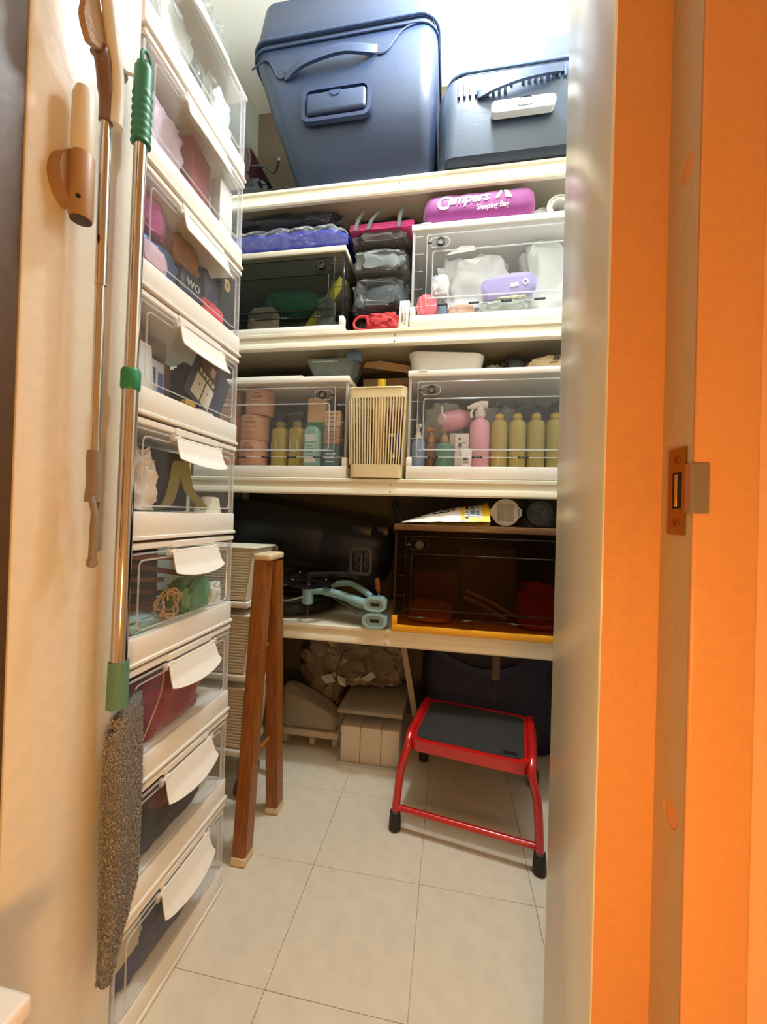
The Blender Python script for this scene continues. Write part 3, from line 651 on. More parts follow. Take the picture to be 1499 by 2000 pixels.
bm = nb(); loft(bm, [L(-0.718, -0.088, 1.234, 1.72, 0.055, 2.484), L(-0.715, -0.092, 1.234, 1.72, 0.055, 2.505), L(-0.712, -0.096, 1.238, 1.72, 0.055, 2.53), L(-0.70, -0.108, 1.25, 1.71, 0.06, 2.64), L(-0.68, -0.13, 1.28, 1.69, 0.06, 2.675), L(-0.64, -0.17, 1.32, 1.66, 0.05, 2.685)], 6)
obj('upper_shell', bm, NAVY, t_)
for z, e in ((2.462, 0.004), (2.490, 0.005)):
    bm = nb(); rr = [(x, y, z - Z1) for x, y in rrect(-0.720 + 0.40, -0.082 + 0.40, 1.232 - 1.45, 1.72 - 1.45, 0.058, 6)]; tube(bm, rr, e, 8, True); obj('piping', bm, mat('2B3A58', 0.4), t_)
# side handle: an arched strap between two shallow wings
bm = nb(); pts = smooth_path([(-0.195, -0.214, 0.328), (-0.180, -0.222, 0.318), (-0.12, -0.240, 0.336), (0.0, -0.246, 0.352), (0.075, -0.240, 0.348), (0.115, -0.224, 0.356), (0.125, -0.214, 0.368)], 4)
sheet(bm, len(pts) - 1, 3, lambda u, v: pts[round(u * (len(pts) - 1))] + Vector((0, 0, 0.028 * (v - 0.5))), 0.010); obj('carry_handle', bm, mat('2C3B5A', 0.45), t_)
for sx, pts in ((-1, [(-0.315, -0.208, 0.372), (-0.255, -0.2165, 0.385), (-0.215, -0.2165, 0.322), (-0.19, -0.2165, 0.318)]), (1, [(0.125, -0.2165, 0.345), (0.155, -0.2165, 0.350), (0.205, -0.2165, 0.408), (0.262, -0.2165, 0.425)])):
    bm = nb(); tube(bm, smooth_path(pts, 4), 0.0032, 6); obj('shell_crease', bm, NAVY, t_)
rec = nb(); fo, fi = rrect(-0.125, 0.110, 0.148, 0.262, 0.026, 5), rrect(-0.112, 0.098, 0.160, 0.250, 0.02, 5)
frame(rec, fo, fi, -0.224, -0.208); gr = obj('grip_recess', rec, mat('223052', 0.45), t_)
bm = nb(); prism(bm, fi, -0.2125, -0.2105); obj('recess_floor', bm, mat('141C32', 0.6), gr)
bm = nb(); box(bm, (-0.105, -0.232, 0.168), (0.094, -0.211, 0.236), 0.010, 3); gp = obj('trolley_grip', bm, mat('2C3B58', 0.4), t_)
bm = nb(); prism(bm, [(0.020 * math.cos(a) - 0.008, 0.230 + 0.016 * math.sin(a)) for a in [PI + k * PI / 10 for k in range(11)]], -0.2345, -0.2315); obj('release_button', bm, mat('2A3B5E', 0.4), gp)
# smaller ribbed suitcase
t_ = thing('suitcase', 'smaller slate blue ribbed suitcase with white trolley handle on the top shelf', 'suitcase', (0.20, 1.45, Z1))
SLATE = mat('2C394C', 0.38, bump=0.04, scale=200)
def L2(x0, x1, y0, y1, r, z): return (x0 - 0.20, x1 - 0.20, y0 - 1.45, y1 - 1.45, r, z - Z1)
bm = nb(); loft(bm, [L2(-0.062, 0.50, 1.29, 1.70, 0.03, Z1), L2(-0.072, 0.51, 1.272, 1.71, 0.05, Z1 + 0.012), L2(-0.076, 0.52, 1.252, 1.72, 0.06, 2.18), L2(-0.074, 0.52, 1.25, 1.72, 0.06, 2.25), L2(-0.060, 0.51, 1.254, 1.72, 0.06, 2.285), L2(-0.045, 0.50, 1.262, 1.72, 0.06, 2.298)], 6); obj('lower_shell', bm, SLATE, t_)
bm = nb(); loft(bm, [L2(-0.046, 0.50, 1.266, 1.72, 0.06, 2.2985), L2(-0.042, 0.50, 1.266, 1.72, 0.06, 2.308)], 6); obj('zipper', bm, mat('28303E', 0.6), t_)
bm = nb(); loft(bm, [L2(-0.045, 0.50, 1.262, 1.72, 0.06, 2.3085), L2(-0.036, 0.495, 1.266, 1.72, 0.06, 2.33), L2(0.0, 0.47, 1.30, 1.70, 0.06, 2.425), L2(0.03, 0.44, 1.33, 1.68, 0.05, 2.44)], 6); obj('upper_shell', bm, SLATE, t_)
bm = nb()
for k in range(26):
    x = -0.215 + k * 0.0175
    if not (0.35 < (k / 26) < 0.42): box(bm, (x, -0.2065, 0.175 + (0.0 if k < 9 else 0.02)), (x + 0.008, -0.193, 0.228), 0.002, 1)
rb = obj('rib', bm, mat('384A66', 0.38), t_); rb['kind'] = 'stuff'
bm = nb()
for k in range(22):
    x = -0.165 + k * 0.0185; box(bm, (x, -0.011, 0), (x + 0.008, 0.004, 0.092), 0.002, 1, Matrix.Translation((0, -0.166, 0.298)) @ Matrix.Rotation(R(-19.5), 4, 'X'))
rb = obj('rib', bm, mat('384A66', 0.38), t_); rb['kind'] = 'stuff'
bm = nb(); rr = [(x, y, 2.3035 - Z1) for x, y in rrect(-0.05 - 0.20, 0.505 - 0.20, 1.258 - 1.45, 1.72 - 1.45, 0.06, 6)]; tube(bm, rr, 0.0045, 8, True); obj('piping', bm, mat('52647F', 0.35), t_)
bm = nb(); pts = smooth_path([(-0.155, -0.196, 0.190), (-0.150, -0.207, 0.176), (-0.10, -0.222, 0.182), (-0.02, -0.226, 0.196), (0.05, -0.222, 0.206), (0.10, -0.206, 0.222)], 4)
sheet(bm, len(pts) - 1, 3, lambda u, v: pts[round(u * (len(pts) - 1))] + Vector((0, 0, 0.024 * (v - 0.5))), 0.009); obj('carry_handle', bm, mat('33425C', 0.45), t_)
bm = nb(); prism(bm, rrect(-0.112, 0.075, 0.095, 0.131, 0.014, 4), -0.222, -0.199); th_ = obj('trolley_handle', bm, mat('D5D8DA', 0.35), t_); th_['label'] = 'white trolley handle'
bm = nb(); frame(bm, rrect(-0.035, 0.01, 0.105, 0.130, 0.007, 3), rrect(-0.031, 0.006, 0.109, 0.130, 0.005, 3), -0.2245, -0.2215); obj('release_button', bm, mat('7E868C', 0.4), th_)
# dark things left of the big suitcase
t_ = thing('red_brown_case', 'dark red-brown case behind the tower on the top shelf', 'case', (-0.84, 1.47, Z1 + 0.115))
bm = nb(); box(bm, (-0.07, -0.1, 0), (0.055, 0.12, 0.13), 0.012, 2); obj('case_body', bm, mat('4A2A2C', 0.4), t_)
bm = nb(); tube(bm, smooth_path([(0.045, -0.104, 0.11), (0.062, -0.112, 0.07), (0.05, -0.106, 0.02)], 4), 0.006, 8); obj('strap', bm, mat('3A2A2A', 0.5), t_)
cloth('black_bag', 'black shiny bag under the red-brown case on the top shelf', 'bag', (-0.80, 1.44, Z1), (0.13, 0.11, 0.056), mat('16181E', 0.3), 40, 0.18)
bm = nb(); tube(bm, smooth_path([(-0.755, 1.325, Z1 + 0.118), (-0.70, 1.318, Z1 + 0.105), (-0.65, 1.30, Z1 + 0.062), (-0.605, 1.24, Z1 + 0.050)], 5), 0.0042, 8)
tag(obj('power_cable', bm, M_BLACK), 'black cable curving from the dark bag behind the large suitcase', 'cable')
bm = nb(); tube(bm, smooth_path([(-0.72, 1.320, Z1 + 0.018), (-0.67, 1.312, Z1 + 0.008), (-0.62, 1.30, Z1 + 0.0055), (-0.585, 1.312, Z1 + 0.0055)], 5), 0.0042, 8)
tag(obj('power_cable', bm, M_BLACK), 'black cable lying on the top shelf edge by the large suitcase', 'cable')

# ------------------------------------------------------------------ front-opening boxes on the rack
def rack_box(label, x0, y0, z0, w, h, d, base, lidm, pane, ridge, knob_right, door_x0, door_x1, base_h=0.038, hinges=4, kc='1C1D20'):
    r = thing('storage_box', label, 'storage box', (x0, y0, z0), 0, 'front-opening boxes on the rack')
    bm = nb()                                                        # base band with raised ears at both front corners
    box(bm, (0, 0.0, 0.001), (w, d, base_h), 0.003, 2); obj('base_tray', bm, base, r)
    for x in (0.0, w - 0.018):
        bm = nb(); box(bm, (x, 0.0005, base_h - 0.002), (x + 0.018, 0.03, base_h + 0.030), 0.003, 2); obj('base_ear', bm, base, r)
    bm = nb(); box(bm, (-0.001, -0.001, h - 0.021), (w + 0.001, d, h), 0.004, 2); lid = obj('lid', bm, lidm, r)
    bm = nb(); prism(bm, rrect(0.03, 0.065, -0.0025, 0.012, 0.005, 3), h - 0.004, h + 0.0005, 'z'); obj('lid_notch', bm, lidm, lid)
    th = 0.002; zb, zt = base_h, h - 0.021
    bm = nb(); box(bm, (0.003, 0.02, zb), (0.003 + th, d - 0.004, zt)); box(bm, (w - 0.003 - th, 0.02, zb), (w - 0.003, d - 0.004, zt)); box(bm, (0.004, d - 0.006, zb), (w - 0.004, d - 0.004, zt))
    bm2 = bm; body = obj('body', bm2, pane, r)
    for x in (0.003, w - 0.011):
        bm = nb(); box(bm, (x, 0.004, zb), (x + 0.008, 0.018, zt), 0.0015, 1); obj('corner_post', bm, ridge, r)
    for k in range(5):
        z = zb + 0.03 + k * (zt - zb - 0.05) / 4
        for x in (0.0115, w - 0.040):
            bm = nb(); box(bm, (x, 0.0045, z), (x + 0.028, 0.006, z + 0.0018)); obj('rib', bm, ridge, body)
    bm = nb(); box(bm, (0.011, 0.006, zb), (w - 0.011, 0.0075, zt)); obj('front_panel', bm, pane, r)
    bm = nb(); box(bm, (door_x0, 0.001, zb + 0.03), (door_x1, 0.003, zt - 0.018)); dr = obj('door', bm, pane, r)
    bm = nb(); tube(bm, [(x, 0.0015, z) for x, z in rrect(door_x0 + 0.020, door_x1 - 0.02, zb + 0.055, zt - 0.075, 0.008, 4)], 0.0022, 6, True); obj('door_ridge', bm, ridge, dr)
    bm = nb(); tube(bm, [(x, 0.002, z) for x, z in rrect(door_x0, door_x1, zb + 0.03, zt - 0.018, 0.006, 4)], 0.0016, 6, True); obj('door_edge', bm, ridge, dr)
    bm = nb(); box(bm, (door_x0 + 0.004, -0.001, zb + 0.052), (door_x1 - 0.004, 0.002, zb + 0.056)); obj('door_rail', bm, ridge, dr)
    kx = (door_x1 - 0.045) if knob_right else (door_x0 + 0.045); kz = zt - 0.046; s = -1 if knob_right else 1
    K = mat(kc, 0.4)
    bm = nb(); n = 20; fo = [(kx + 0.0135 * math.cos(2 * PI * k / n), kz + 0.0135 * math.sin(2 * PI * k / n)) for k in range(n)]; fi = [(kx + 0.0098 * math.cos(2 * PI * k / n), kz + 0.0098 * math.sin(2 * PI * k / n)) for k in range(n)]
    frame(bm, fo, fi, -0.008, 0.001); kb = obj('knob', bm, K, r)
    bm = nb(); prism(bm, fi, -0.004, 0.001); obj('knob_face', bm, mat('8A8C90' if kc == '1C1D20' else '241C16', 0.4), kb)
    bm = nb(); frame(bm, rrect(kx - 0.03 - (0.006 if s > 0 else 0), kx + 0.03 + (0.006 if s < 0 else 0), kz - 0.017, kz + 0.017, 0.016, 5), rrect(kx - 0.028 - (0.006 if s > 0 else 0), kx + 0.028 + (0.006 if s < 0 else 0), kz - 0.015, kz + 0.015, 0.0145, 5), -0.0005, 0.001); obj('latch_plate', bm, ridge, kb)
    bm = nb(); box(bm, (kx - s * 0.036 - 0.007, -0.003, kz - 0.0025), (kx - s * 0.036 + 0.007, 0.001, kz + 0.0025), 0.001, 1); obj('latch_mark', bm, K, kb)
    for k in range(hinges):
        x = door_x0 + 0.055 + k * (door_x1 - door_x0 - 0.11) / (hinges - 1)
        bm = nb(); box(bm, (x - 0.017, -0.004, zb + 0.0265), (x + 0.017, 0.0005, zb + 0.0325), 0.001, 1); hg = obj('hinge', bm, mat('101114', 0.4), r)
        for q in (-0.008, 0.002):
            bm = nb(); box(bm, (x + q, -0.0046, zb + 0.028), (x + q + 0.006, -0.0038, zb + 0.0312)); obj('hinge_knuckle', bm, mat('6A6C70', 0.4), hg)
    return r
Z2, Z3, Z4 = SH[2] + 0.001, SH[1] + 0.001, SH[0] + 0.001
rack_box('dark smoked storage box with cream base under the blue quilted jacket', -0.935, 1.305, Z2, 0.554, 0.298, 0.40, M_WHITE, mat('C9C2B0', 0.45), M_SMOKE, M_SMOKER, True, 0.04, 0.515, 0.024, 4, '0E0F10')
rack_box('clear white-lidded storage box under the purple sleeping bag roll', -0.154, 1.305, Z2, 0.60, 0.345, 0.40, M_WHITE, M_WHITE, M_CLEAR, M_RIDGE, False, 0.052, 0.57, 0.040, 5)
rack_box('clear storage box with coral jars and teal bottles left of the cream basket', -0.935, 1.305, Z3, 0.579, 0.352, 0.40, M_WHITE, M_WHITE, M_CLEAR, M_RIDGE, True, 0.04, 0.532, 0.040, 5)
rack_box('clear storage box with pump bottles right of the cream basket', -0.152, 1.305, Z3, 0.60, 0.361, 0.40, M_WHITE, M_WHITE, M_CLEAR, M_RIDGE, False, 0.034, 0.57, 0.042, 4)
YEL = mat('EBA61C', 0.4)
rack_box('brown smoked storage box with yellow base on the lowest shelf', -0.181, 1.279, Z4 + 0.001, 0.62, 0.352, 0.40, YEL, mat('6A4A2C', 0.3), M_TEA, M_TEAR, False, 0.040, 0.585, 0.022, 4, '0C0806')

# ------------------------------------------------------------------ shelf 2 loose things
zt2 = Z2 + 0.298 + 0.001
t_ = thing('quilted_jacket', 'folded royal blue quilted jacket in a clear bag on the dark smoked box', 'jacket', (-0.665, 1.42, zt2))
bm = nb(); n1, n2 = 60, 22
def quilt(th):
    def f(u, v):
        a = PI * v; x = -0.26 + 0.548 * u; e = min(1, (1 - u) * 9, 1); e = max(0.0, e) ** 0.5
        seam = abs(math.sin(PI * (u * 6.3 + 0.2))) ** 0.3
        y = -0.105 + 0.10 * (1 - math.cos(a)) ; z = 0.008 + (0.088 + th) * (math.sin(a) ** 0.45) * (0.93 + 0.07 * seam) * (0.45 + 0.55 * e) + 0.004 * noise.noise(Vector((u * 14, v * 9, th * 50)))
        yy = y - (0.007 + th) * seam * math.sin(a) ** 0.2 * (1 if v < 0.5 else 0)
        return (x, yy, z)
    return f
sheet(bm, n1, n2, quilt(0), 0.006); obj('quilted_shell', bm, mat('26298C', 0.4, bump=0.15, scale=60), t_, angle=70)
bm = nb(); sheet(bm, 50, 18, lambda u, v: Vector(quilt(0.006)(u, v)) + Vector((0, -0.004, 0.003 + 0.006 * abs(noise.noise(Vector((u * 9, v * 6, 3)))))), 0.0008); obj('clear_wrap', bm, M_FILM, t_, angle=70)
t_ = thing('black_garment', 'black garment in a crinkled clear bag lying on the blue quilted jacket', 'garment', (-0.65, 1.46, zt2 + 0.112))
bm = nb(); lump(bm, (0.0, 0, 0.028), (0.26, 0.13, 0.027), 50, 0.2, 2.0, 0.5); obj('fabric', bm, mat('1E2026', 0.75), t_)
bm = nb(); lump(bm, (0.01, -0.005, 0.033), (0.265, 0.14, 0.032), 51, 0.34, 2.6, 0.5); obj('clear_wrap', bm, M_FILM, t_, angle=25)
# middle stack of bagged grey clothes
for k, (dz, hz, hx, col, lab, sd) in enumerate([(0.095, 0.062, 0.112, '3E4244', 'grey folded clothes in a clear bag, lowest of the bagged stack above the red cloth', 52), (0.222, 0.048, 0.108, '6A6F70', 'light grey folded jumper in a clear bag, middle of the bagged stack', 53), (0.322, 0.026, 0.112, '4E4340', 'brownish folded clothes in a clear bag under the pink blanket', 54)]):
    t_ = thing('bagged_clothes', lab, 'clothes', (-0.272, 1.46, Z2 + dz), 0, 'bagged clothes between the two boxes')
    bm = nb(); lump(bm, (0, 0, hz), (hx - 0.006, 0.12, hz - 0.004), sd, 0.12, 1.8, 0.42); obj('fabric', bm, mat(col, 0.85, bump=0.2), t_)
    bm = nb(); lump(bm, (0, -0.004, hz), (hx - 0.001, 0.128, hz), sd + 10, 0.32, 2.4, 0.45); obj('clear_wrap', bm, M_FILM, t_, angle=20)
cloth('black_cloth', 'black cloth bundle under the bagged grey clothes', 'cloth', (-0.30, 1.47, Z2), (0.072, 0.10, 0.046), mat('18181C', 0.8), 57, 0.2)
t_ = thing('red_garment', 'red garment with a looped strap at the shelf edge below the grey clothes', 'garment', (-0.262, 1.335, Z2))
bm = nb(); lump(bm, (0.015, 0, 0.036), (0.068, 0.030, 0.035), 58, 0.3, 1.8, 0.7); obj('fabric', bm, mat('B01E22', 0.7), t_)
bm = nb(); tube(bm, smooth_path([(-0.03, -0.01, 0.006), (-0.075, -0.012, 0.012), (-0.088, -0.008, 0.034), (-0.07, -0.006, 0.056), (-0.03, -0.004, 0.055)], 5), 0.0045, 8); obj('strap', bm, mat('C0242A', 0.6), t_)
t_ = solid('white_carton', 'slim white carton with barcode label standing between red garment and clear box', 'carton', (-0.1745, 1.325, Z2), (0.033, 0.03, 0.094), M_WHITE, (0, R(2.5), R(-6)), 0.0015)
for k in range(9): decal(t_, 'barcode_bar', -0.007, -0.001, 0.022 + k * 0.0032, 0.022 + k * 0.0032 + (0.0018 if k % 3 else 0.001), -0.0151, '5A5A58')
for k, (a, b, w) in enumerate([(0.012, 0.020, 0.003), (0.024, 0.034, 0.004), (0.036, 0.044, 0.003), (0.048, 0.052, 0.003)]): decal(t_, 'print_mark', 0.004, 0.004 + w, a, b, -0.0151, '707070')
decal(t_, 'print_line', 0.0015, 0.003, 0.055, 0.080, -0.0151, 'B0B0A8'); decal(t_, 'print_line', -0.009, -0.0075, 0.05, 0.075, -0.0151, '90908A')
t_ = thing('pink_blanket', 'folded bright pink blanket with grey straps in a dark bag under the top shelf', 'blanket', (-0.262, 1.46, Z2 + 0.378))
bm = nb()
for k in range(3): box(bm, (-0.125, -0.10 + 0.004 * k, 0.004 + k * 0.0105), (0.108, 0.12, 0.0125 + k * 0.0105), 0.004, 2)
bl = obj('folded_layers', bm, mat('D8408C', 0.75, sheen=0.4), t_); bl['kind'] = 'stuff'
for x, lean in ((-0.10, 0.03), (-0.055, 0.05), (0.055, 0.012)):
    bm = nb(); pts = smooth_path([(x, -0.103, 0.003), (x + lean * 0.3, -0.106, 0.035), (x + lean, -0.10, 0.075)], 5); sheet(bm, len(pts) - 1, 1, lambda u, v: pts[round(u * (len(pts) - 1))] + Vector((0.014 * (v - 0.5), 0, 0)), 0.0015); obj('strap', bm, mat('7E8688', 0.6), t_)
bm = nb(); lump(bm, (0, 0.03, 0.064), (0.12, 0.09, 0.026), 60, 0.2); obj('dark_lining', bm, mat('2A2A30', 0.7), t_)
# sleeping bag roll with printed name and tent mark
zt2r = Z2 + 0.345 + 0.001
t_ = thing('sleeping_bag', 'magenta sleeping bag roll printed Campers Sleeping Bag lying on the clear box', 'sleeping bag', (0.055, 1.395, zt2r))
SB = mat('842678', 0.6, bump=0.12, scale=30, sheen=0.3)
bm = nb(); n1, n2 = 40, 36; rings = []
def sbp(u, a, e=0.0):
    x = -0.176 + 0.366 * u; k = (min(1, u / 0.13) * min(1, (1 - u) / 0.10)); k = (1 - (1 - min(1, k)) ** 2.2) ** 0.5 if k < 1 else 1.0
    ry, rz = (0.088 * (0.55 + 0.45 * k) + e), (0.0555 * (0.5 + 0.5 * k) + e)
    c_, s_ = math.cos(a), math.sin(a); q = lambda w: math.copysign(abs(w) ** 0.72, w)
    zz = 0.0565 + rz * q(s_) + 0.0015 * math.sin(u * 30 + 3 * a); sl = 0.012 * (u - 0.5)
    return Vector((x, ry * q(c_), max(0.001, zz + sl * 0.0)))
for i in range(n1 + 1): rings.append([bm.verts.new(sbp(i / n1, 2 * PI * j / n2)) for j in range(n2)])
for a, b in zip(rings, rings[1:]):
    for j in range(n2): bm.faces.new((a[j], a[(j + 1) % n2], b[(j + 1) % n2], b[j]))
bm.faces.new(rings[0][::-1]); bm.faces.new(rings[-1]); obj('roll', bm, SB, t_, angle=80)
def on_bag(x, z, e=0.001):
    """point on the roll's front at height z above the box"""
    u = min(1, max(0, (x + 0.176) / 0.366)); lo_, hi_ = PI * 0.56, PI * 1.44
    for _ in range(26):
        m_ = (lo_ + hi_) / 2
        if sbp(u, m_).z > z: lo_ = m_
        else: hi_ = m_
    p = sbp(u, (lo_ + hi_) / 2); return Vector((x, p.y - e, z))
INK = mat('F4ECF4', 0.55)
def bag_text(name, body, size, shear, x0, z0, bold, slope=0.0):
    obj(name, text_bm(body, size, shear, lambda x, y, zz: on_bag(x0 + x, z0 + y + slope * x, 0.0012 + zz), 0.0005, bold), INK, t_)
bag_text('lettering', 'C', 0.062, 0.25, -0.133, 0.041, 0.0012)
bag_text('lettering', 'ampers', 0.0445, 0.25, -0.093, 0.054, 0.0012, 0.03)
bag_text('lettering', 'Sleeping Bag', 0.0205, 0.08, 0.0, 0.0315, 0.0004, 0.03)
bm = nb()
for poly in ([(0.058, 0.060), (0.079, 0.099), (0.082, 0.084), (0.070, 0.060)], [(0.084, 0.100), (0.096, 0.093), (0.1115, 0.060), (0.091, 0.060)]):
    zs = [0.060 + 0.041 * k / 10 for k in range(11)]; rows = []
    for z in zs:
        xs = []
        for k in range(len(poly)):
            (xa, za), (xb, zb2) = poly[k], poly[(k + 1) % len(poly)]
            if min(za, zb2) <= z <= max(za, zb2) and za != zb2: xs.append(xa + (xb - xa) * (z - za) / (zb2 - za))
            elif za == zb2 == z: xs += [xa, xb]
        if len(xs) >= 2: rows.append([bm.verts.new(on_bag(x, z, 0.0018)) for x in (min(xs), max(xs))])
    for r0, r1 in zip(rows, rows[1:]): bm.faces.new((r0[0], r0[1], r1[1], r1[0]))
obj('tent_mark', bm, INK, t_)
for k, (x, y, zz, rr, lab) in enumerate([(0.275, 1.40, 0.036, 0.034, 'clear tape roll lying beside the sleeping bag roll'), (0.322, 1.375, 0.050, 0.040, 'white ribbon roll standing nearest the right edge of the upper box')]):
    t_ = thing('tape_roll', lab, 'roll', (x, y, zt2r), 0, 'rolls on the clear box')
    n = 28; P = lambda r_: [(r_ * math.cos(2 * PI * j / n), zz + r_ * math.sin(2 * PI * j / n)) for j in range(n)]
    Mm = mat('C9C6BE' if k == 0 else 'E2E0D8', 0.4)
    bm = nb(); frame(bm, P(rr * 0.98 if zz > rr else zz), P(rr * 0.56), -0.022, 0.02); obj('roll_tape', bm, Mm, t_)
    for q in range(3):
        bm = nb(); frame(bm, P(rr * (0.9 - q * 0.1)), P(rr * (0.86 - q * 0.1)), -0.0235, -0.021); obj('roll_winding', bm, mat('A8A49C' if q % 2 else 'F0EEE8', 0.4), t_)
cloth('plastic_scrap', 'crumpled clear plastic wrap between the sleeping bag and tape rolls', 'wrap', (0.245, 1.345, zt2r), (0.03, 0.025, 0.013), M_FILM, 61, 0.35, 2.6, sub=3)
cloth('dark_bundle', 'dark bundle at the back of the shelf behind the tape rolls', 'bundle', (0.33, 1.56, zt2r), (0.10, 0.08, 0.055), mat('3A3840', 0.7), 62, 0.2)
# inside the right clear box on shelf 2
zc = Z2 + 0.041
cloth('white_plastic_bag', 'large white crumpled plastic bag at the middle of the upper clear box', 'bag', (0.055, 1.44, zc + 0.03), (0.135, 0.085, 0.115), mat('CFD1D2', 0.45), 63, 0.28, 1.8)
cloth('white_plastic_bag', 'white crumpled plastic bag at the right end of the upper clear box', 'bag', (0.30, 1.44, zc), (0.105, 0.085, 0.135), mat('CFD2CE', 0.4), 64, 0.3, 1.6)
cloth('grey_plastic_bag', 'greyish clear bag upright behind the white bags in the upper clear box', 'bag', (0.17, 1.60, zc), (0.22, 0.055, 0.138), mat('B4B6B8', 0.35), 65, 0.25)
t_ = thing('lilac_pouch', 'lilac soft pouch with a white care tag and round mark in the upper clear box', 'pouch', (0.17, 1.335, zc + 0.052)); t_.rotation_euler = (0, R(-7), 0)
bm = nb(); lump(bm, (0, 0, 0.040), (0.088, 0.014, 0.039), 66, 0.08, 1.5, 0.6); obj('pouch_body', bm, mat('A79AD6', 0.7), t_)
bm = nb(); box(bm, (0.005, -0.0165, 0.028), (0.030, -0.0145, 0.040)); obj('care_tag', bm, mat('F0EEF4', 0.5), t_)
bm = nb(); n = 18; frame(bm, [(0.052 + 0.010 * math.cos(2 * PI * j / n), 0.038 + 0.010 * math.sin(2 * PI * j / n)) for j in range(n)], [(0.052 + 0.0055 * math.cos(2 * PI * j / n), 0.038 + 0.0055 * math.sin(2 * PI * j / n)) for j in range(n)], -0.016, -0.013); obj('round_mark', bm, mat('F0EEF4', 0.5), t_)
cloth('white_towel', 'white towel folded at the front left of the upper clear box', 'towel', (-0.055, 1.345, zc + 0.075), (0.03, 0.024, 0.038), mat('E4E6E8', 0.8), 67, 0.2)
cloth('mauve_cloth', 'mauve cloth under the white bag in the upper clear box', 'cloth', (0.03, 1.372, zc), (0.095, 0.04, 0.014), mat('B4A4AE', 0.7), 68, 0.2)
cloth('pink_garment', 'pink garment in the lower left corner of the upper clear box', 'garment', (-0.098, 1.345, zc), (0.036, 0.025, 0.042), mat('E8707E', 0.7), 69, 0.22)
cloth('blue_cloth', 'pale blue cloth strip beside the pink garment', 'cloth', (-0.045, 1.330, zc), (0.014, 0.012, 0.022), mat('7E9AC0', 0.7), 70, 0.2)
cloth('peach_cloth', 'pale peach cloth along the bottom front of the upper clear box', 'cloth', (0.015, 1.326, zc), (0.044, 0.011, 0.018), mat('E0B8A8', 0.7), 71, 0.2)
cloth('sage_bag', 'pale grey-green bag at the bottom right of the upper clear box', 'bag', (0.15, 1.330, zc), (0.08, 0.013, 0.022), mat('A8B2AC', 0.5), 72, 0.25)
cloth('cream_crumple', 'cream crumpled papers under the lilac pouch', 'paper', (0.165, 1.332, zc + 0.046), (0.06, 0.010, 0.011), mat('E6E2C8', 0.6), 73, 0.3)
bm = nb(); vs = [(-0.0, 0, 0.0), (0.07, 0, -0.012), (0.055, 0.005, 0.03)]
for nm, lab, P in (('paper_card', 'white pointed card leaning high on the white bags in the upper clear box', [(-0.04, 1.350, Z2 + 0.262), (0.06, 1.350, Z2 + 0.272), (0.052, 1.352, Z2 + 0.29), (0.01, 1.352, Z2 + 0.292)]), ('paper_card', 'small white folded corner below the pointed card in the upper clear box', [(0.02, 1.345, Z2 + 0.24), (0.075, 1.345, Z2 + 0.238), (0.06, 1.347, Z2 + 0.222), (0.045, 1.347, Z2 + 0.226)])):
    bm = nb(); a = [bm.verts.new(p) for p in P]; b = [bm.verts.new((p[0], p[1] + 0.0015, p[2])) for p in P]; n = len(P)
    bm.faces.new(a); bm.faces.new(b[::-1])
    for k in range(n): bm.faces.new((a[k], a[(k + 1) % n], b[(k + 1) % n], b[k]))
    tag(obj(nm, bm, M_WHITE), lab, 'card')
# inside the smoked box
zc = Z2 + 0.025
cloth('green_cloth', 'green cloth across the middle of the dark smoked box', 'cloth', (-0.61, 1.45, zc + 0.085), (0.13, 0.07, 0.055), mat('2E8A66', 0.7), 74, 0.2)
cloth('dark_cloth', 'dark grey cloth lying under the green cloth in the smoked box', 'cloth', (-0.60, 1.47, zc), (0.20, 0.08, 0.041), mat('4A4640', 0.8), 75, 0.2)
cloth('beige_cushion', 'beige cushion in the lower left of the dark smoked box', 'cushion', (-0.69, 1.335, zc), (0.06, 0.020, 0.044), mat('B8A892', 0.8), 76, 0.12)
cloth('tan_garment', 'tan garment high at the right of the dark smoked box', 'garment', (-0.432, 1.44, zc + 0.135), (0.04, 0.06, 0.042), mat('A89078', 0.8), 77, 0.2)
yb = solid('yellow_folder', 'yellow folder slanting across the right of the dark smoked box', 'folder', (-0.53, 1.366, zc + 0.016), (0.035, 0.012, 0.215), mat('C8BC30', 0.5), (0, R(36), 0))
cloth('clear_package', 'crinkled clear package leaning on the yellow folder', 'package', (-0.455, 1.337, zc), (0.036, 0.016, 0.058), mat('8E9088', 0.3), 78, 0.3)

# ------------------------------------------------------------------ shelf 3: what stands in the two clear boxes
zc = Z3 + 0.0432
JAR = mat('D29A76', 0.5, var=0.06, scale=30)
def make_jar(h, r):
    t_ = thing('jar', 'x', 'jar', (0, 0, 0), 0, 'stacked coral jars')
    bm = nb(); lathe(bm, [(r * 0.96, 0.001), (r, 0.004), (r, h - 0.012), (r * 0.985, h - 0.010)], 28); obj('jar_body', bm, JAR, t_)
    bm = nb(); lathe(bm, [(r * 0.985, h - 0.010), (r * 1.01, h - 0.008), (r * 1.01, h - 0.002), (r * 0.97, h)], 28); obj('jar_lid', bm, mat('D6A482', 0.4), t_)
    for k, (w, z, hh) in enumerate([(0.5, 0.70, 0.010), (0.28, 0.84, 0.006), (0.62, 0.52, 0.004), (0.4, 0.30, 0.004)]):
        bm = nb(); n = 8
        sheet(bm, n, 1, lambda u, v: ((r + 0.0006) * math.cos(-PI / 2 + (u - 0.5) * w * 1.6), (r + 0.0006) * math.sin(-PI / 2 + (u - 0.5) * w * 1.6), h * z + (v - 0.5) * hh), 0.0004)
        obj('print_line', bm, mat('A87050', 0.6), t_)
    return t_
j0 = make_jar(0.092, 0.052)
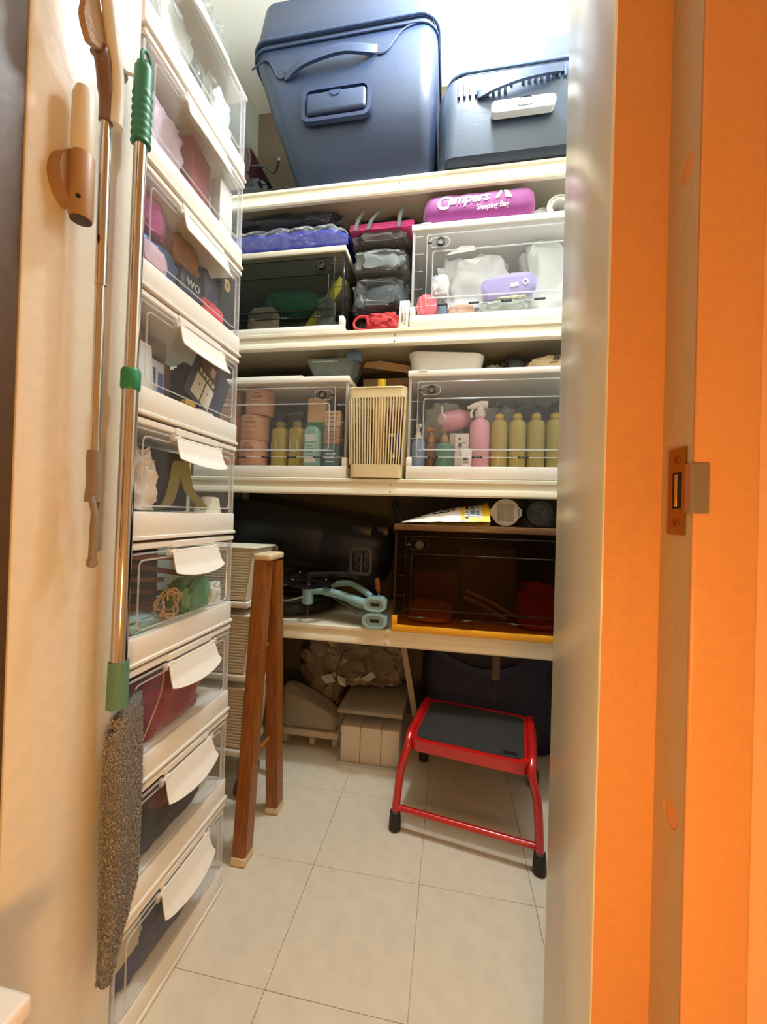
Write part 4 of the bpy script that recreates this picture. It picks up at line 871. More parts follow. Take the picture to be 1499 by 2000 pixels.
jl = ['coral jar at the bottom of the front stack in the left clear box', 'coral jar in the middle of the front stack in the left clear box', 'coral jar at the top of the front stack in the left clear box', 'coral jar at the bottom of the half hidden stack beside the tower', 'coral jar in the middle of the half hidden stack beside the tower', 'coral jar at the top of the half hidden stack beside the tower']
for k, (x, y, z) in enumerate([(-0.735, 1.375, zc), (-0.733, 1.377, zc + 0.0927), (-0.716, 1.378, zc + 0.1854), (-0.845, 1.382, zc), (-0.843, 1.380, zc + 0.0927), (-0.845, 1.378, zc + 0.1854)]):
    if k == 0: j0.location = (x, y, z); j0['label'] = jl[0]
    else: dup(j0, (x, y, z), 0.1 * k, jl[k])
OIL = mat('A8963C', 0.25, coat=0.4)
def make_pump(name, label, r, hb, body, neck, pump, group=None):
    """bottle with shoulder, collar and a lotion pump whose spout points sideways"""
    t_ = thing(name, label, 'bottle', (0, 0, 0), 0, group)
    bm = nb(); lathe(bm, [(r * 0.9, 0.001), (r, 0.005), (r, hb * 0.86), (r * 0.9, hb * 0.93), (r * 0.45, hb * 0.985), (r * 0.42, hb)], 22); obj('bottle_body', bm, body, t_)
    bm = nb(); lathe(bm, [(r * 0.50, hb), (r * 0.52, hb + 0.003), (r * 0.52, hb + 0.013), (r * 0.42, hb + 0.016)], 18); obj('collar', bm, neck, t_)
    bm = nb(); lathe(bm, [(r * 0.40, hb + 0.016), (r * 0.36, hb + 0.024), (r * 0.15, hb + 0.028), (r * 0.15, hb + 0.040)], 14); obj('pump_stem', bm, pump, t_)
    bm = nb(); tube(bm, smooth_path([(r * 0.5, 0, hb + 0.046), (0, 0, hb + 0.046), (-r * 0.8, 0, hb + 0.045), (-r * 1.15, 0, hb + 0.038)], 3), [r * 0.34] * 4 + [r * 0.24] * 3 + [r * 0.16] * 3, 10); obj('pump_head', bm, pump, t_)
    return t_
DK = mat('2C3232', 0.4)
amber = make_pump('pump_bottle', 'x', 0.029, 0.168, mat('AF9C48', 0.25, coat=0.5), mat('C8A848', 0.3), DK, 'olive gold pump bottles')
pls = ['olive gold pump bottle beside the pink spray bottle', 'olive gold pump bottle second from the pink spray bottle', 'olive gold pump bottle third from the pink spray bottle', 'olive gold pump bottle cut off by the right wall edge']
for k in range(4):
    loc = (0.153 + 0.0595 * k, 1.375, zc)
    if k == 0: amber.location = loc; amber['label'] = pls[0]; amber.rotation_euler = (0, 0, 1.2)
    else: dup(amber, loc, [0, 1.9, 1.3, 1.8][k], pls[k])
for k in range(4): dup(amber, (0.165 + 0.0595 * k, 1.46, zc), 1.3 + 0.2 * k, 'olive gold pump bottle in the rear row behind the %s front olive pump bottle' % ('first', 'second', 'third', 'last')[k], 'rear olive pump bottles')
o1 = make_pump('oil_bottle', 'olive oval bottle with round pale label next to the coral jars', 0.033, 0.150, OIL, mat('9A8A40', 0.4), DK, 'olive bottles in the left box'); o1.location = (-0.635, 1.385, zc)
for x, lab, rz in ((-0.566, 'olive oval bottle with round pale label beside the tall teal carton', 0.4),):
    dup(o1, (x, 1.38, zc), rz, lab)
dup(o1, (-0.60, 1.47, zc), 1.0, 'olive oval bottle standing behind the two labelled olive bottles')
for ch in list(bpy.data.objects):
    if ch.name.startswith('oil_bottle') and ch.parent is None and ch.location.y < 1.42:
        bm = nb(); n = 18; c_ = [(-0.012 + 0.017 * math.cos(2 * PI * j / n), 0.075 + 0.024 * math.sin(2 * PI * j / n)) for j in range(n)]
        vs = [bm.verts.new((u, -math.sqrt(max(0, 0.0336 ** 2 - u * u)), v)) for u, v in c_]; bm.faces.new(vs); obj('round_label', bm, mat('C8BC8C', 0.5), ch)
tc = solid('teal_carton', 'tall carton with cream top and teal front in the left clear box', 'carton', (-0.493, 1.40, zc), (0.068, 0.05, 0.255), mat('D8B48C', 0.5))
bm = nb(); box(bm, (-0.0345, -0.0256, 0.002), (0.0345, 0.0, 0.165)); obj('print_teal', bm, mat('4E9478', 0.5), tc)
bm = nb(); box(bm, (-0.0345, -0.0258, 0.130), (0.0345, -0.0255, 0.165)); obj('print_green', bm, mat('3E7E54', 0.5), tc)
tb_ = thing('teal_bottle', 'pale teal bottle with white printed label in front of the teal carton', 'bottle', (-0.494, 1.340, zc))
bm = nb(); loft(bm, [(-0.028, 0.028, -0.016, 0.016, 0.012, 0.001), (-0.03, 0.03, -0.018, 0.018, 0.014, 0.006), (-0.03, 0.03, -0.018, 0.018, 0.014, 0.12), (-0.022, 0.022, -0.014, 0.014, 0.012, 0.135), (-0.012, 0.012, -0.01, 0.01, 0.009, 0.140)], 5); obj('bottle_body', bm, mat('86B0A4', 0.35), tb_)
for z0, z1, h in ((0.085, 0.11, 'C8D8D0'), (0.03, 0.08, 'A8CCC0'), (0.01, 0.027, 'D8E0D8')): decal(tb_, 'label_print', -0.02, 0.02, z0, z1, -0.0182, h)
for k in range(4): decal(tb_, 'label_line', -0.015, 0.012 - 0.004 * (k % 2), 0.035 + 0.011 * k, 0.038 + 0.011 * k, -0.0189, '4E8A7C')
for k, (h, y_, lab) in enumerate([(0.078, 0.0, 'slate teal carton lowest in the stack at the right end of the left clear box'), (0.062, 0.079, 'pinkish carton, middle of the stack at the right end of the left box'), (0.058, 0.142, 'cream carton topmost in the stack at the right end of the left clear box')]):
    t_ = solid('small_carton', lab, 'carton', (-0.425, 1.375, zc + y_), (0.056, 0.05, h), mat(['4E6A70', 'B08A78', 'D6B696'][k], 0.5), (0, 0, R(2 * k)), 0.001, 'small cartons')
    for q in range(3): decal(t_, 'print_line', -0.02, 0.012 + 0.003 * q, 0.015 + 0.014 * q, 0.020 + 0.014 * q, -0.0252, ['A8C0C0', '8A6A60', '9A8068'][k])
# right box: small bottles
pk = thing('pink_spray_bottle', 'pink spray bottle with white trigger head standing left of the olive pumps', 'bottle', (0.089, 1.365, zc))
PINK = mat('E0A0B4', 0.35)
bm = nb(); lathe(bm, [(0.030, 0.001), (0.033, 0.006), (0.033, 0.145), (0.028, 0.158), (0.016, 0.165), (0.014, 0.175)], 24); obj('bottle_body', bm, PINK, pk)
bm = nb(); lathe(bm, [(0.0165, 0.172), (0.018, 0.175), (0.0175, 0.193), (0.012, 0.198)], 18); obj('collar', bm, mat('E4D6D4', 0.4), pk)
bm = nb(); tube(bm, smooth_path([(0.024, 0, 0.214), (0.0, 0, 0.216), (-0.026, 0, 0.209), (-0.042, 0, 0.206)], 3), [0.013] * 4 + [0.011] * 3 + [0.007] * 3, 12); tube(bm, [(0, 0, 0.197), (0.003, 0, 0.214)], 0.011, 12); obj('spray_head', bm, M_WHITE, pk)
bm = nb(); tube(bm, smooth_path([(-0.022, 0, 0.203), (-0.030, 0, 0.188), (-0.027, 0, 0.172)], 4), 0.0045, 8); obj('trigger', bm, M_WHITE, pk)
# stand-up helpers for the short bottles
gb = make_pump('green_bottle', 'small dark green bottle with copper cap in the right clear box', 0.029, 0.085, mat('4E7E6C', 0.3), mat('B0805E', 0.35), mat('B88A68', 0.35)); gb.location = (-0.027, 1.36, zc)
for ch in gb.children:
    if ch.name.startswith('pump_head'): ch.scale = (0.35, 1, 1)
bp = make_pump('blue_bottle', 'blue bottle with white pump at the left end of the right clear box', 0.024, 0.10, mat('7E96B8', 0.35), M_WHITE, M_WHITE); bp.location = (-0.118, 1.37, zc); bp.rotation_euler = (0, 0, 1.9)
yp = make_pump('amber_bottle', 'brown bottle with orange yellow pump behind the green bottle', 0.025, 0.095, mat('7E5E44', 0.4), mat('D89A3C', 0.4), mat('D89A3C', 0.4)); yp.location = (-0.075, 1.41, zc); yp.rotation_euler = (0, 0, 1.2)
wc = solid('white_carton', 'white carton printed with small dark blocks beside the pink spray bottle', 'carton', (0.032, 1.375, zc), (0.046, 0.03, 0.118), mat('E6DCD6', 0.5), (0, 0, R(-4)), 0.0015)
for x0, x1, z0, z1 in ((-0.012, -0.004, 0.095, 0.104), (-0.012, -0.002, 0.07, 0.086), (-0.012, -0.006, 0.058, 0.067), (0.004, 0.012, 0.085, 0.088)): decal(wc, 'print_block', x0, x1, z0, z1, -0.0152, '5A5450')
wb = thing('white_tube', 'white squeeze tube with dark print in front of the white carton', 'tube', (0.045, 1.337, zc))
bm = nb(); loft(bm, [(-0.016, 0.016, -0.012, 0.012, 0.010, 0.001), (-0.018, 0.018, -0.013, 0.013, 0.011, 0.006), (-0.02, 0.02, -0.010, 0.010, 0.008, 0.045), (-0.019, 0.019, -0.003, 0.003, 0.002, 0.062)], 4); obj('tube_body', bm, mat('EAE4E0', 0.4), wb)
decal(wb, 'print_block', -0.010, 0.006, 0.020, 0.032, -0.0125, '6A5E70'); decal(wb, 'print_line', -0.010, 0.010, 0.012, 0.015, -0.0130, '8A8490')
sc = solid('white_slim_bottle_carton', 'slim white carton between the green bottle and printed white carton', 'carton', (-0.0005, 1.405, zc), (0.02, 0.03, 0.125), mat('D8D4D0', 0.5), (0, 0, 0), 0.001)
pl_ = thing('pink_bottle', 'pink bottle with white pump lying across the smaller bottles', 'bottle', (0.005, 1.405, zc + 0.172)); pl_.rotation_euler = (R(90) * 0, R(78), 0.2)
bm = nb(); lathe(bm, [(0.012, -0.058), (0.030, -0.052), (0.037, -0.025), (0.036, 0.015), (0.026, 0.052), (0.012, 0.066)], 24); obj('bottle_body', bm, PINK, pl_)
bm = nb(); lathe(bm, [(0.017, -0.066), (0.018, -0.064), (0.017, -0.054), (0.010, -0.05)], 18, Matrix.Translation((-0.004, -0.02, 0.0)) @ Matrix.Rotation(R(-28), 4, 'X')); obj('cap', bm, mat('E6D2D2', 0.4), pl_)
bm = nb(); tube(bm, [(-0.024, -0.026, -0.045), (-0.05, -0.03, -0.042)], 0.004, 8); obj('pump_stem', bm, M_WHITE, pl_)
cloth('clear_bag', 'clear crumpled bag behind the lying pink bottle', 'bag', (-0.035, 1.50, zc + 0.12), (0.075, 0.05, 0.07), M_MILKY, 80, 0.25)
cloth('clear_bag', 'clear crumpled bag behind the white trigger head', 'bag', (0.165, 1.545, zc + 0.165), (0.09, 0.035, 0.045), M_MILKY, 81, 0.25)
cloth('dark_filler', 'dark brown filler added to darken the inside of the slatted basket', 'bag', (-0.245, 1.405, Z3 + 0.008), (0.058, 0.018, 0.12), mat('2C221C', 0.6), 121, 0.15)  # lump added to make the inside of the basket darker
solid('grey_carton', 'grey carton standing behind the bottles at the back of the right clear box', 'carton', (0.10, 1.62, zc), (0.44, 0.08, 0.16), mat('7A7670', 0.6))
solid('mauve_carton', 'dark mauve carton standing behind the clear bag in the right clear box', 'carton', (0.0, 1.625, zc + 0.161), (0.10, 0.08, 0.10), mat('6A4E5C', 0.6))
solid('dark_carton', 'dark brown carton at the back of the left clear box', 'carton', (-0.64, 1.60, zc), (0.50, 0.10, 0.19), mat('4A3A34', 0.6))

# ------------------------------------------------------------------ shelf 3: slatted basket between the boxes
t_ = thing('slatted_basket', 'cream plastic basket with vertical slats between the two clear boxes', 'basket', (-0.2535, 1.36, Z3))
BK = mat('E2D0A4', 0.45)
def bsec(z):                                                       # the basket widens to the top
    k = z / 0.30; return (0.088 + 0.011 * k, 0.068 + 0.008 * k)
bm = nb()
for z0, z1 in ((0.001, 0.045), (0.268, 0.300)):
    (wa, da), (wb_, db_) = bsec(z0), bsec(z1); rings = []
    for (w, d, z) in ((wa, da, z0), (wb_, db_, z1)):
        rings.append([[bm.verts.new((x, y, z)) for x, y in rrect(-w + o, w - o, -d + o, d - o, 0.018, 5)] for o in (0, 0.004)])
    n = len(rings[0][0])
    for k in range(n):
        j = (k + 1) % n
        bm.faces.new((rings[0][0][k], rings[0][0][j], rings[1][0][j], rings[1][0][k])); bm.faces.new((rings[0][1][j], rings[0][1][k], rings[1][1][k], rings[1][1][j]))
        bm.faces.new((rings[1][0][k], rings[1][0][j], rings[1][1][j], rings[1][1][k])); bm.faces.new((rings[0][0][j], rings[0][0][k], rings[0][1][k], rings[0][1][j]))
    if z0 < 0.01: bm.faces.new(rings[0][1])
bk = obj('basket_bands', bm, BK, t_); bk['kind'] = 'stuff'
(w0, d0), (w1, d1) = bsec(0.044), bsec(0.269)
bm = nb(); rr = [(x, y, 0.300) for x, y in rrect(-0.0965, 0.0965, -0.0745, 0.0745, 0.019, 5)]; tube(bm, rr, 0.004, 8, True); obj('rim', bm, BK, t_)
fr0 = []
for k in range(19): fr0.append((-1 + 2 * (k + 0.5) / 19, -1))
for k in range(16): fr0 += [(-1, -1 + 2 * (k + 0.5) / 16), (1, -1 + 2 * (k + 0.5) / 16)]
for k in range(19): fr0.append((-1 + 2 * (k + 0.5) / 19, 1))
for u, v in fr0:
    e = 0.002
    a = Vector((u * (w0 - e), v * (d0 - e), 0.044)); b = Vector((u * (w1 - e), v * (d1 - e), 0.269))
    if abs(v) == 1: a.x = u * (w0 - 0.006); b.x = u * (w1 - 0.006)
    bm = nb(); s_ = 0.0021
    prism_v = [[bm.verts.new(p + Vector((dx * s_, dy * s_, 0))) for dx, dy in ((-1, -1), (1, -1), (1, 1), (-1, 1))] for p in (a, b)]
    for k in range(4): bm.faces.new((prism_v[0][k], prism_v[0][(k + 1) % 4], prism_v[1][(k + 1) % 4], prism_v[1][k]))
    obj('slat', bm, BK, t_)
yc = thing('yellow_capped_bottle', 'bottle with bright yellow cap poking out of the slatted basket', 'bottle', (-0.252, 1.365, Z3 + 0.02))
bm = nb(); lathe(bm, [(0.026, 0), (0.028, 0.005), (0.028, 0.22), (0.016, 0.26), (0.014, 0.285)], 18); obj('bottle_body', bm, mat('C8A050', 0.4), yc)
bm = nb(); lathe(bm, [(0.0165, 0.282), (0.0175, 0.286), (0.0165, 0.300), (0.0150, 0.310), (0.0155, 0.326), (0.0145, 0.332), (0.006, 0.334)], 18); obj('cap', bm, mat('F0C818', 0.4), yc)
cloth('clear_wrapper', 'crinkled clear wrapper at the left of the yellow cap in the basket', 'wrapper', (-0.30, 1.355, Z3 + 0.255), (0.036, 0.05, 0.035), M_FILM, 82, 0.35, 2.6)
t_ = thing('clear_disc', 'round clear disc lid standing right of the yellow cap in the basket', 'lid', (-0.205, 1.36, Z3 + 0.294)); t_.rotation_euler = (R(20), 0, 0)
bm = nb(); n = 20; frame(bm, [(0.027 * math.cos(2 * PI * j / n), 0.027 * math.sin(2 * PI * j / n)) for j in range(n)], [(0.022 * math.cos(2 * PI * j / n), 0.022 * math.sin(2 * PI * j / n)) for j in range(n)], -0.004, 0.004); obj('lid_rim', bm, M_MILKY, t_)
cloth('peach_ball', 'small peach ball at the left corner of the slatted basket', 'ball', (-0.336, 1.345, Z3 + 0.288), (0.011, 0.011, 0.013), mat('E8BCA8', 0.5), 83, 0.02, 1, 1.0, 3, False, None, False)
cloth('brown_wrapping', 'brown and cream wrapping crumpled inside the slatted basket', 'wrapping', (-0.312, 1.36, Z3 + 0.008), (0.026, 0.050, 0.115), mat('6A5340', 0.6, var=0.5, scale=18), 84, 0.3)
cloth('maroon_cloth', 'maroon cloth high inside the slatted basket', 'cloth', (-0.205, 1.352, Z3 + 0.16), (0.03, 0.045, 0.045), mat('7A3A3C', 0.7), 85, 0.25)
nv = solid('navy_packet', 'navy and white packet standing at the right inside the slatted basket', 'packet', (-0.186, 1.335, Z3 + 0.07), (0.034, 0.03, 0.085), mat('2A3A80', 0.5), (0, R(-4), 0))
decal(nv, 'white_band', -0.017, 0.0, 0.075, 0.085, -0.0155, 'E8E4DC'); decal(nv, 'white_band', -0.017, -0.005, 0.002, 0.016, -0.0155, 'E8E4DC')

# ------------------------------------------------------------------ shelf 3: on top of the boxes
zl_ = Z3 + 0.352 + 0.001; zr_ = Z3 + 0.361 + 0.001
t_ = thing('frosted_bin', 'frosted flared tub standing on the left clear box', 'bin', (-0.453, 1.47, zl_))
bm = nb(); loft(bm, [(-0.062, 0.062, -0.055, 0.055, 0.02, 0.001), (-0.066, 0.066, -0.058, 0.058, 0.02, 0.02), (-0.090, 0.086, -0.075, 0.075, 0.02, 0.078), (-0.094, 0.09, -0.078, 0.078, 0.02, 0.094), (-0.088, 0.084, -0.072, 0.072, 0.018, 0.094), (-0.062, 0.062, -0.052, 0.052, 0.018, 0.01)], 5); obj('bin_body', bm, clear('frosted_teal', (0.8, 0.86, 0.86), 'A9BCBC', 0.62, 0.4), t_)
bm = nb(); box(bm, (-0.07, -0.0815, 0.080), (0.03, -0.0775, 0.086), 0.001, 1); obj('rim_lip', bm, mat('D4DEDE', 0.4), t_)
bg = thing('cellophane_bag', 'clear cellophane bag with blue tied tag leaning on the frosted tub', 'bag', (-0.38, 1.362, zl_))
bm = nb(); lump(bm, (-0.028, 0, 0.048), (0.05, 0.025, 0.046), 86, 0.22, M=Matrix.Rotation(R(28), 4, 'Y')); obj('film', bm, M_FILM, bg)
bm = nb(); lump(bm, (0.028, 0.0, 0.088), (0.028, 0.014, 0.018), 87, 0.2, sub=3); obj('blue_tag', bm, mat('6C8CB4', 0.5), bg)
solid('white_tray', 'flat white tray lying on the left clear box', 'tray', (-0.66, 1.42, zl_), (0.26, 0.2, 0.010), M_WHITE, (0, 0, 0), 0.003)
solid('dark_case', 'dark case at the back on top of the left clear box', 'case', (-0.72, 1.60, zl_), (0.30, 0.16, 0.09), mat('3A2A28', 0.6))
t_ = thing('cardboard_box', 'open cardboard box behind the slatted basket with a raised flap', 'cardboard box', (-0.26, 1.58, Z3))
CB = mat('B08E66', 0.75, var=0.06)
bm = nb(); box(bm, (-0.085, -0.11, 0.001), (0.10, 0.12, 0.395), 0.002, 1); obj('box_body', bm, CB, t_)
for nm, P in (('flap', [(-0.085, -0.112, 0.44), (0.103, -0.125, 0.405), (0.103, -0.125, 0.432), (-0.02, -0.112, 0.462), (-0.075, -0.112, 0.458)]),):
    bm = nb(); a = [bm.verts.new(p) for p in P]; b = [bm.verts.new((p[0], p[1] + 0.004, p[2])) for p in P]; n = len(P); bm.faces.new(a); bm.faces.new(b[::-1])
    for k in range(n): bm.faces.new((a[k], a[(k + 1) % n], b[(k + 1) % n], b[k]))
    obj(nm, bm, mat('C8A67C', 0.75), t_)
bm = nb(); box(bm, (-0.085, -0.08, 0.398), (0.10, 0.12, 0.402)); obj('flap', bm, CB, t_)
t_ = thing('white_tub', 'white rounded rectangular tub standing on the right clear box', 'tub', (-0.03, 1.425, zr_))
bm = nb(); loft(bm, [(-0.112, 0.112, -0.060, 0.075, 0.03, 0.001), (-0.118, 0.118, -0.066, 0.08, 0.035, 0.006), (-0.128, 0.126, -0.076, 0.09, 0.04, 0.066), (-0.131, 0.129, -0.079, 0.093, 0.04, 0.071), (-0.131, 0.129, -0.079, 0.093, 0.04, 0.075), (-0.124, 0.122, -0.072, 0.086, 0.036, 0.075), (-0.112, 0.112, -0.058, 0.072, 0.03, 0.012)], 6)
for v in bm.verts: v.co.z -= 0.0  if v.co.z < 0.05 else 0.010 * (v.co.x + 0.03) / 0.16
obj('tub_body', bm, mat('E2E4E0', 0.45), t_)
cloth('clear_bag', 'small clear crumpled bag beside the white tub on the right box', 'bag', (0.135, 1.43, zr_), (0.030, 0.03, 0.026), mat('B8B0A2', 0.3), 88, 0.3)
t_ = thing('black_pouch', 'black shiny pouch with yellow base between white tub and tan bag', 'pouch', (0.197, 1.40, zr_))
bm = nb(); lump(bm, (0.002, 0.004, 0.036), (0.033, 0.028, 0.035), 89, 0.16); obj('pouch_body', bm, mat('1A1C20', 0.3), t_)
bm = nb(); lump(bm, (-0.006, -0.026, 0.010), (0.034, 0.010, 0.009), 90, 0.15); obj('yellow_base', bm, mat('ECC21A', 0.45), t_)
t_ = thing('tan_bag', 'tan fabric bag with dark printed mark at the right end of the box top', 'bag', (0.335, 1.40, zr_))
bm = nb(); lump(bm, (0.0, 0, 0.036), (0.098, 0.045, 0.035), 91, 0.13, 1.6, 0.62)
for v in bm.verts: v.co.z *= 0.78 + 0.25 * (v.co.x + 0.098) / 0.196
obj('bag_cloth', bm, mat('E6CFA6', 0.7, bump=0.1), t_)
obj('lettering', text_bm('SS', 0.022, 0.2, lambda x, y, zz: (-0.020 + x, -0.046 - zz, 0.038 + y), 0.0012, 0.0008), mat('3E3428', 0.6), t_)
obj('lettering', text_bm('PLEASURE', 0.006, 0, lambda x, y, zz: (-0.030 + x, -0.0462 - zz, 0.026 + y + 0.1 * x), 0.001), mat('8A7C64', 0.6), t_)
solid('brown_carton', 'brown carton behind the black pouch on the right box', 'carton', (0.30, 1.56, zr_), (0.26, 0.12, 0.088), mat('8A6E4A', 0.7))

# ------------------------------------------------------------------ lowest shelf: black roll, folded bicycle, what lies on the brown box
BL = mat('1C1C20', 0.36, bump=0.05, scale=160)
t_ = thing('black_roll', 'big black vinyl covered roll lying over the folded bicycle', 'roll', (-0.55, 1.55, Z4))
Mx = Matrix.Translation((0, 0, 0.262)) @ Matrix.Rotation(R(90 + 9), 4, 'Y')
bm = nb(); prof = [(0.02, -0.385), (0.10, -0.38), (0.118, -0.36), (0.122, -0.10), (0.1215, 0.06), (0.1195, 0.068), (0.1225, 0.076), (0.124, 0.24), (0.118, 0.285), (0.095, 0.318), (0.07, 0.328), (0.02, 0.33)]
lathe(bm, prof, 40, Mx); obj('roll_body', bm, BL, t_, angle=50)
bm = nb(); tube(bm, smooth_path([(0.262, -0.098, 0.268), (0.285, -0.115, 0.245), (0.282, -0.122, 0.20), (0.262, -0.118, 0.165)], 5), 0.006, 8); obj('strap_loop', bm, mat('232026', 0.4), t_)
bm = nb(); box(bm, (0.135, -0.10, 0.325), (0.215, -0.02, 0.365), 0.008, 2, Matrix.Rotation(R(8), 4, 'Y')); obj('buckle_block', bm, BL, t_)
bm = nb(); box(bm, (0.27, -0.07, 0.30), (0.32, 0.0, 0.335), 0.006, 2); obj('end_block', bm, BL, t_)
bike = thing('folded_bicycle', 'folded small bicycle with pale blue frame, black chainring and upright pedal', 'bicycle', (-0.50, 1.36, Z4))
TEAL = mat('7FA6AC', 0.4)
bm = nb(); lathe(bm, [(0.018, 0.052), (0.021, 0.054), (0.021, 0.116), (0.018, 0.118)], 20, Matrix.Translation((0.0, 0.0, 0))); obj('bottom_bracket', bm, TEAL, bike)
bm = nb(); tube(bm, smooth_path([(0.015, 0, 0.098), (0.06, -0.006, 0.102), (0.12, -0.018, 0.096), (0.19, -0.035, 0.080), (0.245, -0.048, 0.070)], 5), [0.013] * 6 + [0.015] * 8 + [0.019] * 7, 14); obj('main_tube', bm, TEAL, bike)
bm = nb(); tube(bm, smooth_path([(0.08, 0.03, 0.12), (0.15, 0.02, 0.13), (0.21, -0.02, 0.115), (0.245, -0.048, 0.100)], 5), 0.011, 12); obj('upper_tube', bm, TEAL, bike)
for dz, sz, nmn in ((0.082, 1.0, 'hinge_plate'), (0.0285, 1.1, 'hinge_plate')):
    n = 24; P = []
    for j in range(n):
        a = 2 * PI * j / n; w = 0.036 + 0.003 * math.cos(4 * a); P.append((0.262 + sz * w * math.copysign(abs(math.cos(a)) ** 0.6, math.cos(a)), dz + 0.001 + sz * 0.024 * math.copysign(abs(math.sin(a)) ** 0.55, math.sin(a))))
    bm = nb(); prism(bm, P, -0.078, -0.040); hp = obj(nmn, bm, TEAL, bike)
    bm = nb(); Pi = [(0.262 + (x - 0.262) * 0.72, dz + (z - dz) * 0.68) for x, z in P]; frame(bm, [(0.262 + (x - 0.262) * 0.98, dz + (z - dz) * 0.98) for x, z in P], Pi, -0.0835, -0.077); obj('hinge_rim', bm, mat('93B8BC', 0.4), hp)
    bm = nb(); box(bm, (0.247, -0.0795, dz - 0.005), (0.277, -0.077, dz + 0.006)); obj('hinge_slot', bm, mat('0C1012', 0.6), hp)
# chainring with teeth and spider, lying nearly flat
Mc = Matrix.Translation((0.005, 0.0, 0.146)) @ Matrix.Rotation(R(13), 4, 'X') @ Matrix.Rotation(R(4), 4, 'Y')
bm = nb(); n = 96; out = [((0.094 + (0.004 if j % 2 else 0)) * math.cos(2 * PI * j / n), (0.094 + (0.004 if j % 2 else 0)) * math.sin(2 * PI * j / n)) for j in range(n)]; inn = [(0.068 * math.cos(2 * PI * j / n), 0.068 * math.sin(2 * PI * j / n)) for j in range(n)]
frame(bm, out, inn, -0.002, 0.003, 'z'); bmesh.ops.transform(bm, matrix=Mc, verts=bm.verts[:]); cr = obj('chainring', bm, mat('1B1A1D', 0.35, metal=0.6), bike)
for k in range(5):
    bm = nb(); prism(bm, [(0.012, -0.010), (0.07, -0.006), (0.072, 0.006), (0.012, 0.010)], -0.002, 0.002, 'z'); bmesh.ops.transform(bm, matrix=Mc @ Matrix.Rotation(2 * PI * k / 5, 4, 'Z'), verts=bm.verts[:]); obj('spider_arm', bm, mat('1B1A1D', 0.35, metal=0.6), cr)
    bm = nb(); lathe(bm, [(0.006, 0.002), (0.005, 0.005)], 10, Mc @ Matrix.Rotation(2 * PI * k / 5, 4, 'Z') @ Matrix.Translation((0.062, 0, 0))); obj('chainring_bolt', bm, mat('B8BCC0', 0.2, metal=1), cr)
bm = nb(); lathe(bm, [(0.016, -0.012), (0.018, 0.0), (0.016, 0.014)], 16, Mc); obj('crank_hub', bm, mat('1B1A1D', 0.35), bike)
bm = nb(); tube(bm, [Mc @ Vector((0, 0, 0.010)), (0.09, -0.01, 0.165), (0.170, -0.030, 0.170), (0.20, -0.033, 0.168)], [0.012, 0.010, 0.0095, 0.011], 10); obj('crank_arm', bm, mat('1E1D20', 0.35), bike)
bm = nb(); tube(bm, [(0.0, 0, 0.053), (0.0, 0, 0.012)], 0.007, 10); obj('lower_axle', bm, mat('1B1A1D', 0.35), bike)
bm = nb(); frame(bm, rrect(0.163, 0.243, 0.172, 0.268, 0.016, 4), rrect(0.174, 0.232, 0.183, 0.257, 0.010, 4), -0.050, -0.024); pdl = obj('pedal', bm, mat('221E22', 0.4), bike)
for x in (0.199, 0.2055): pass
bm = nb(); box(bm, (0.198, -0.046, 0.180), (0.209, -0.028, 0.260), 0.003, 1); obj('pedal_axle', bm, mat('2A262A', 0.4), pdl)
for z0 in (0.192, 0.226):
    bm = nb(); tube(bm, [(0.178, -0.037, z0), (0.197, -0.037, z0 + 0.018)], 0.003, 6); obj('pedal_web', bm, mat('3A2A2C', 0.4), pdl)
    bm = nb(); tube(bm, [(0.229, -0.037, z0), (0.210, -0.037, z0 + 0.018)], 0.003, 6); obj('pedal_web', bm, mat('3A2A2C', 0.4), pdl)
bm = nb(); tube(bm, [(0.268, -0.05, 0.100), (0.270, -0.052, 0.124)], 0.003, 8); obj('lever_pin', bm, M_CHROME, bike)
bm = nb(); tube(bm, [(0.270, -0.052, 0.122), (0.268, -0.054, 0.130), (0.262, -0.056, 0.166)], [0.006, 0.0095, 0.0085], 12); lv = obj('quick_lever', bm, mat('8A5026', 0.3, metal=0.5), bike); lv['label'] = 'copper coloured lever'
for P, nm in (([(-0.10, -0.02, 0.118), (-0.06, -0.022, 0.120), (-0.02, -0.01, 0.113)], 'cable'), ([(-0.10, -0.025, 0.062), (-0.05, -0.024, 0.068), (0.0, -0.015, 0.084)], 'cable'), ([(0.11, -0.03, 0.082), (0.16, -0.055, 0.065), (0.20, -0.06, 0.045)], 'brake_cable')):
    bm = nb(); tube(bm, smooth_path(P, 5), 0.0032 if nm == 'cable' else 0.0025, 8); obj(nm, bm, mat('B8C0C0', 0.25, metal=0.7) if nm == 'cable' else M_BLACK, bike)
bm = nb(); n = 40
tube(bm, [(-0.12 + 0.17 * math.cos(2 * PI * j / n), 0.16 + 0.17 * math.sin(2 * PI * j / n), 0.030) for j in range(n)], 0.022, 10, True); wh = obj('tyre', bm, mat('101012', 0.7), bike)
bm = nb(); tube(bm, [(-0.12 + 0.142 * math.cos(2 * PI * j / n), 0.16 + 0.142 * math.sin(2 * PI * j / n), 0.030) for j in range(n)], 0.008, 8, True); obj('wheel_rim', bm, mat('2A2C30', 0.4), wh)
zb4 = Z4 + 0.353 + 0.001
t_ = thing('snack_bag', 'white and yellow printed snack bag lying on the brown smoked box', 'snack bag', (-0.015, 1.375, zb4))
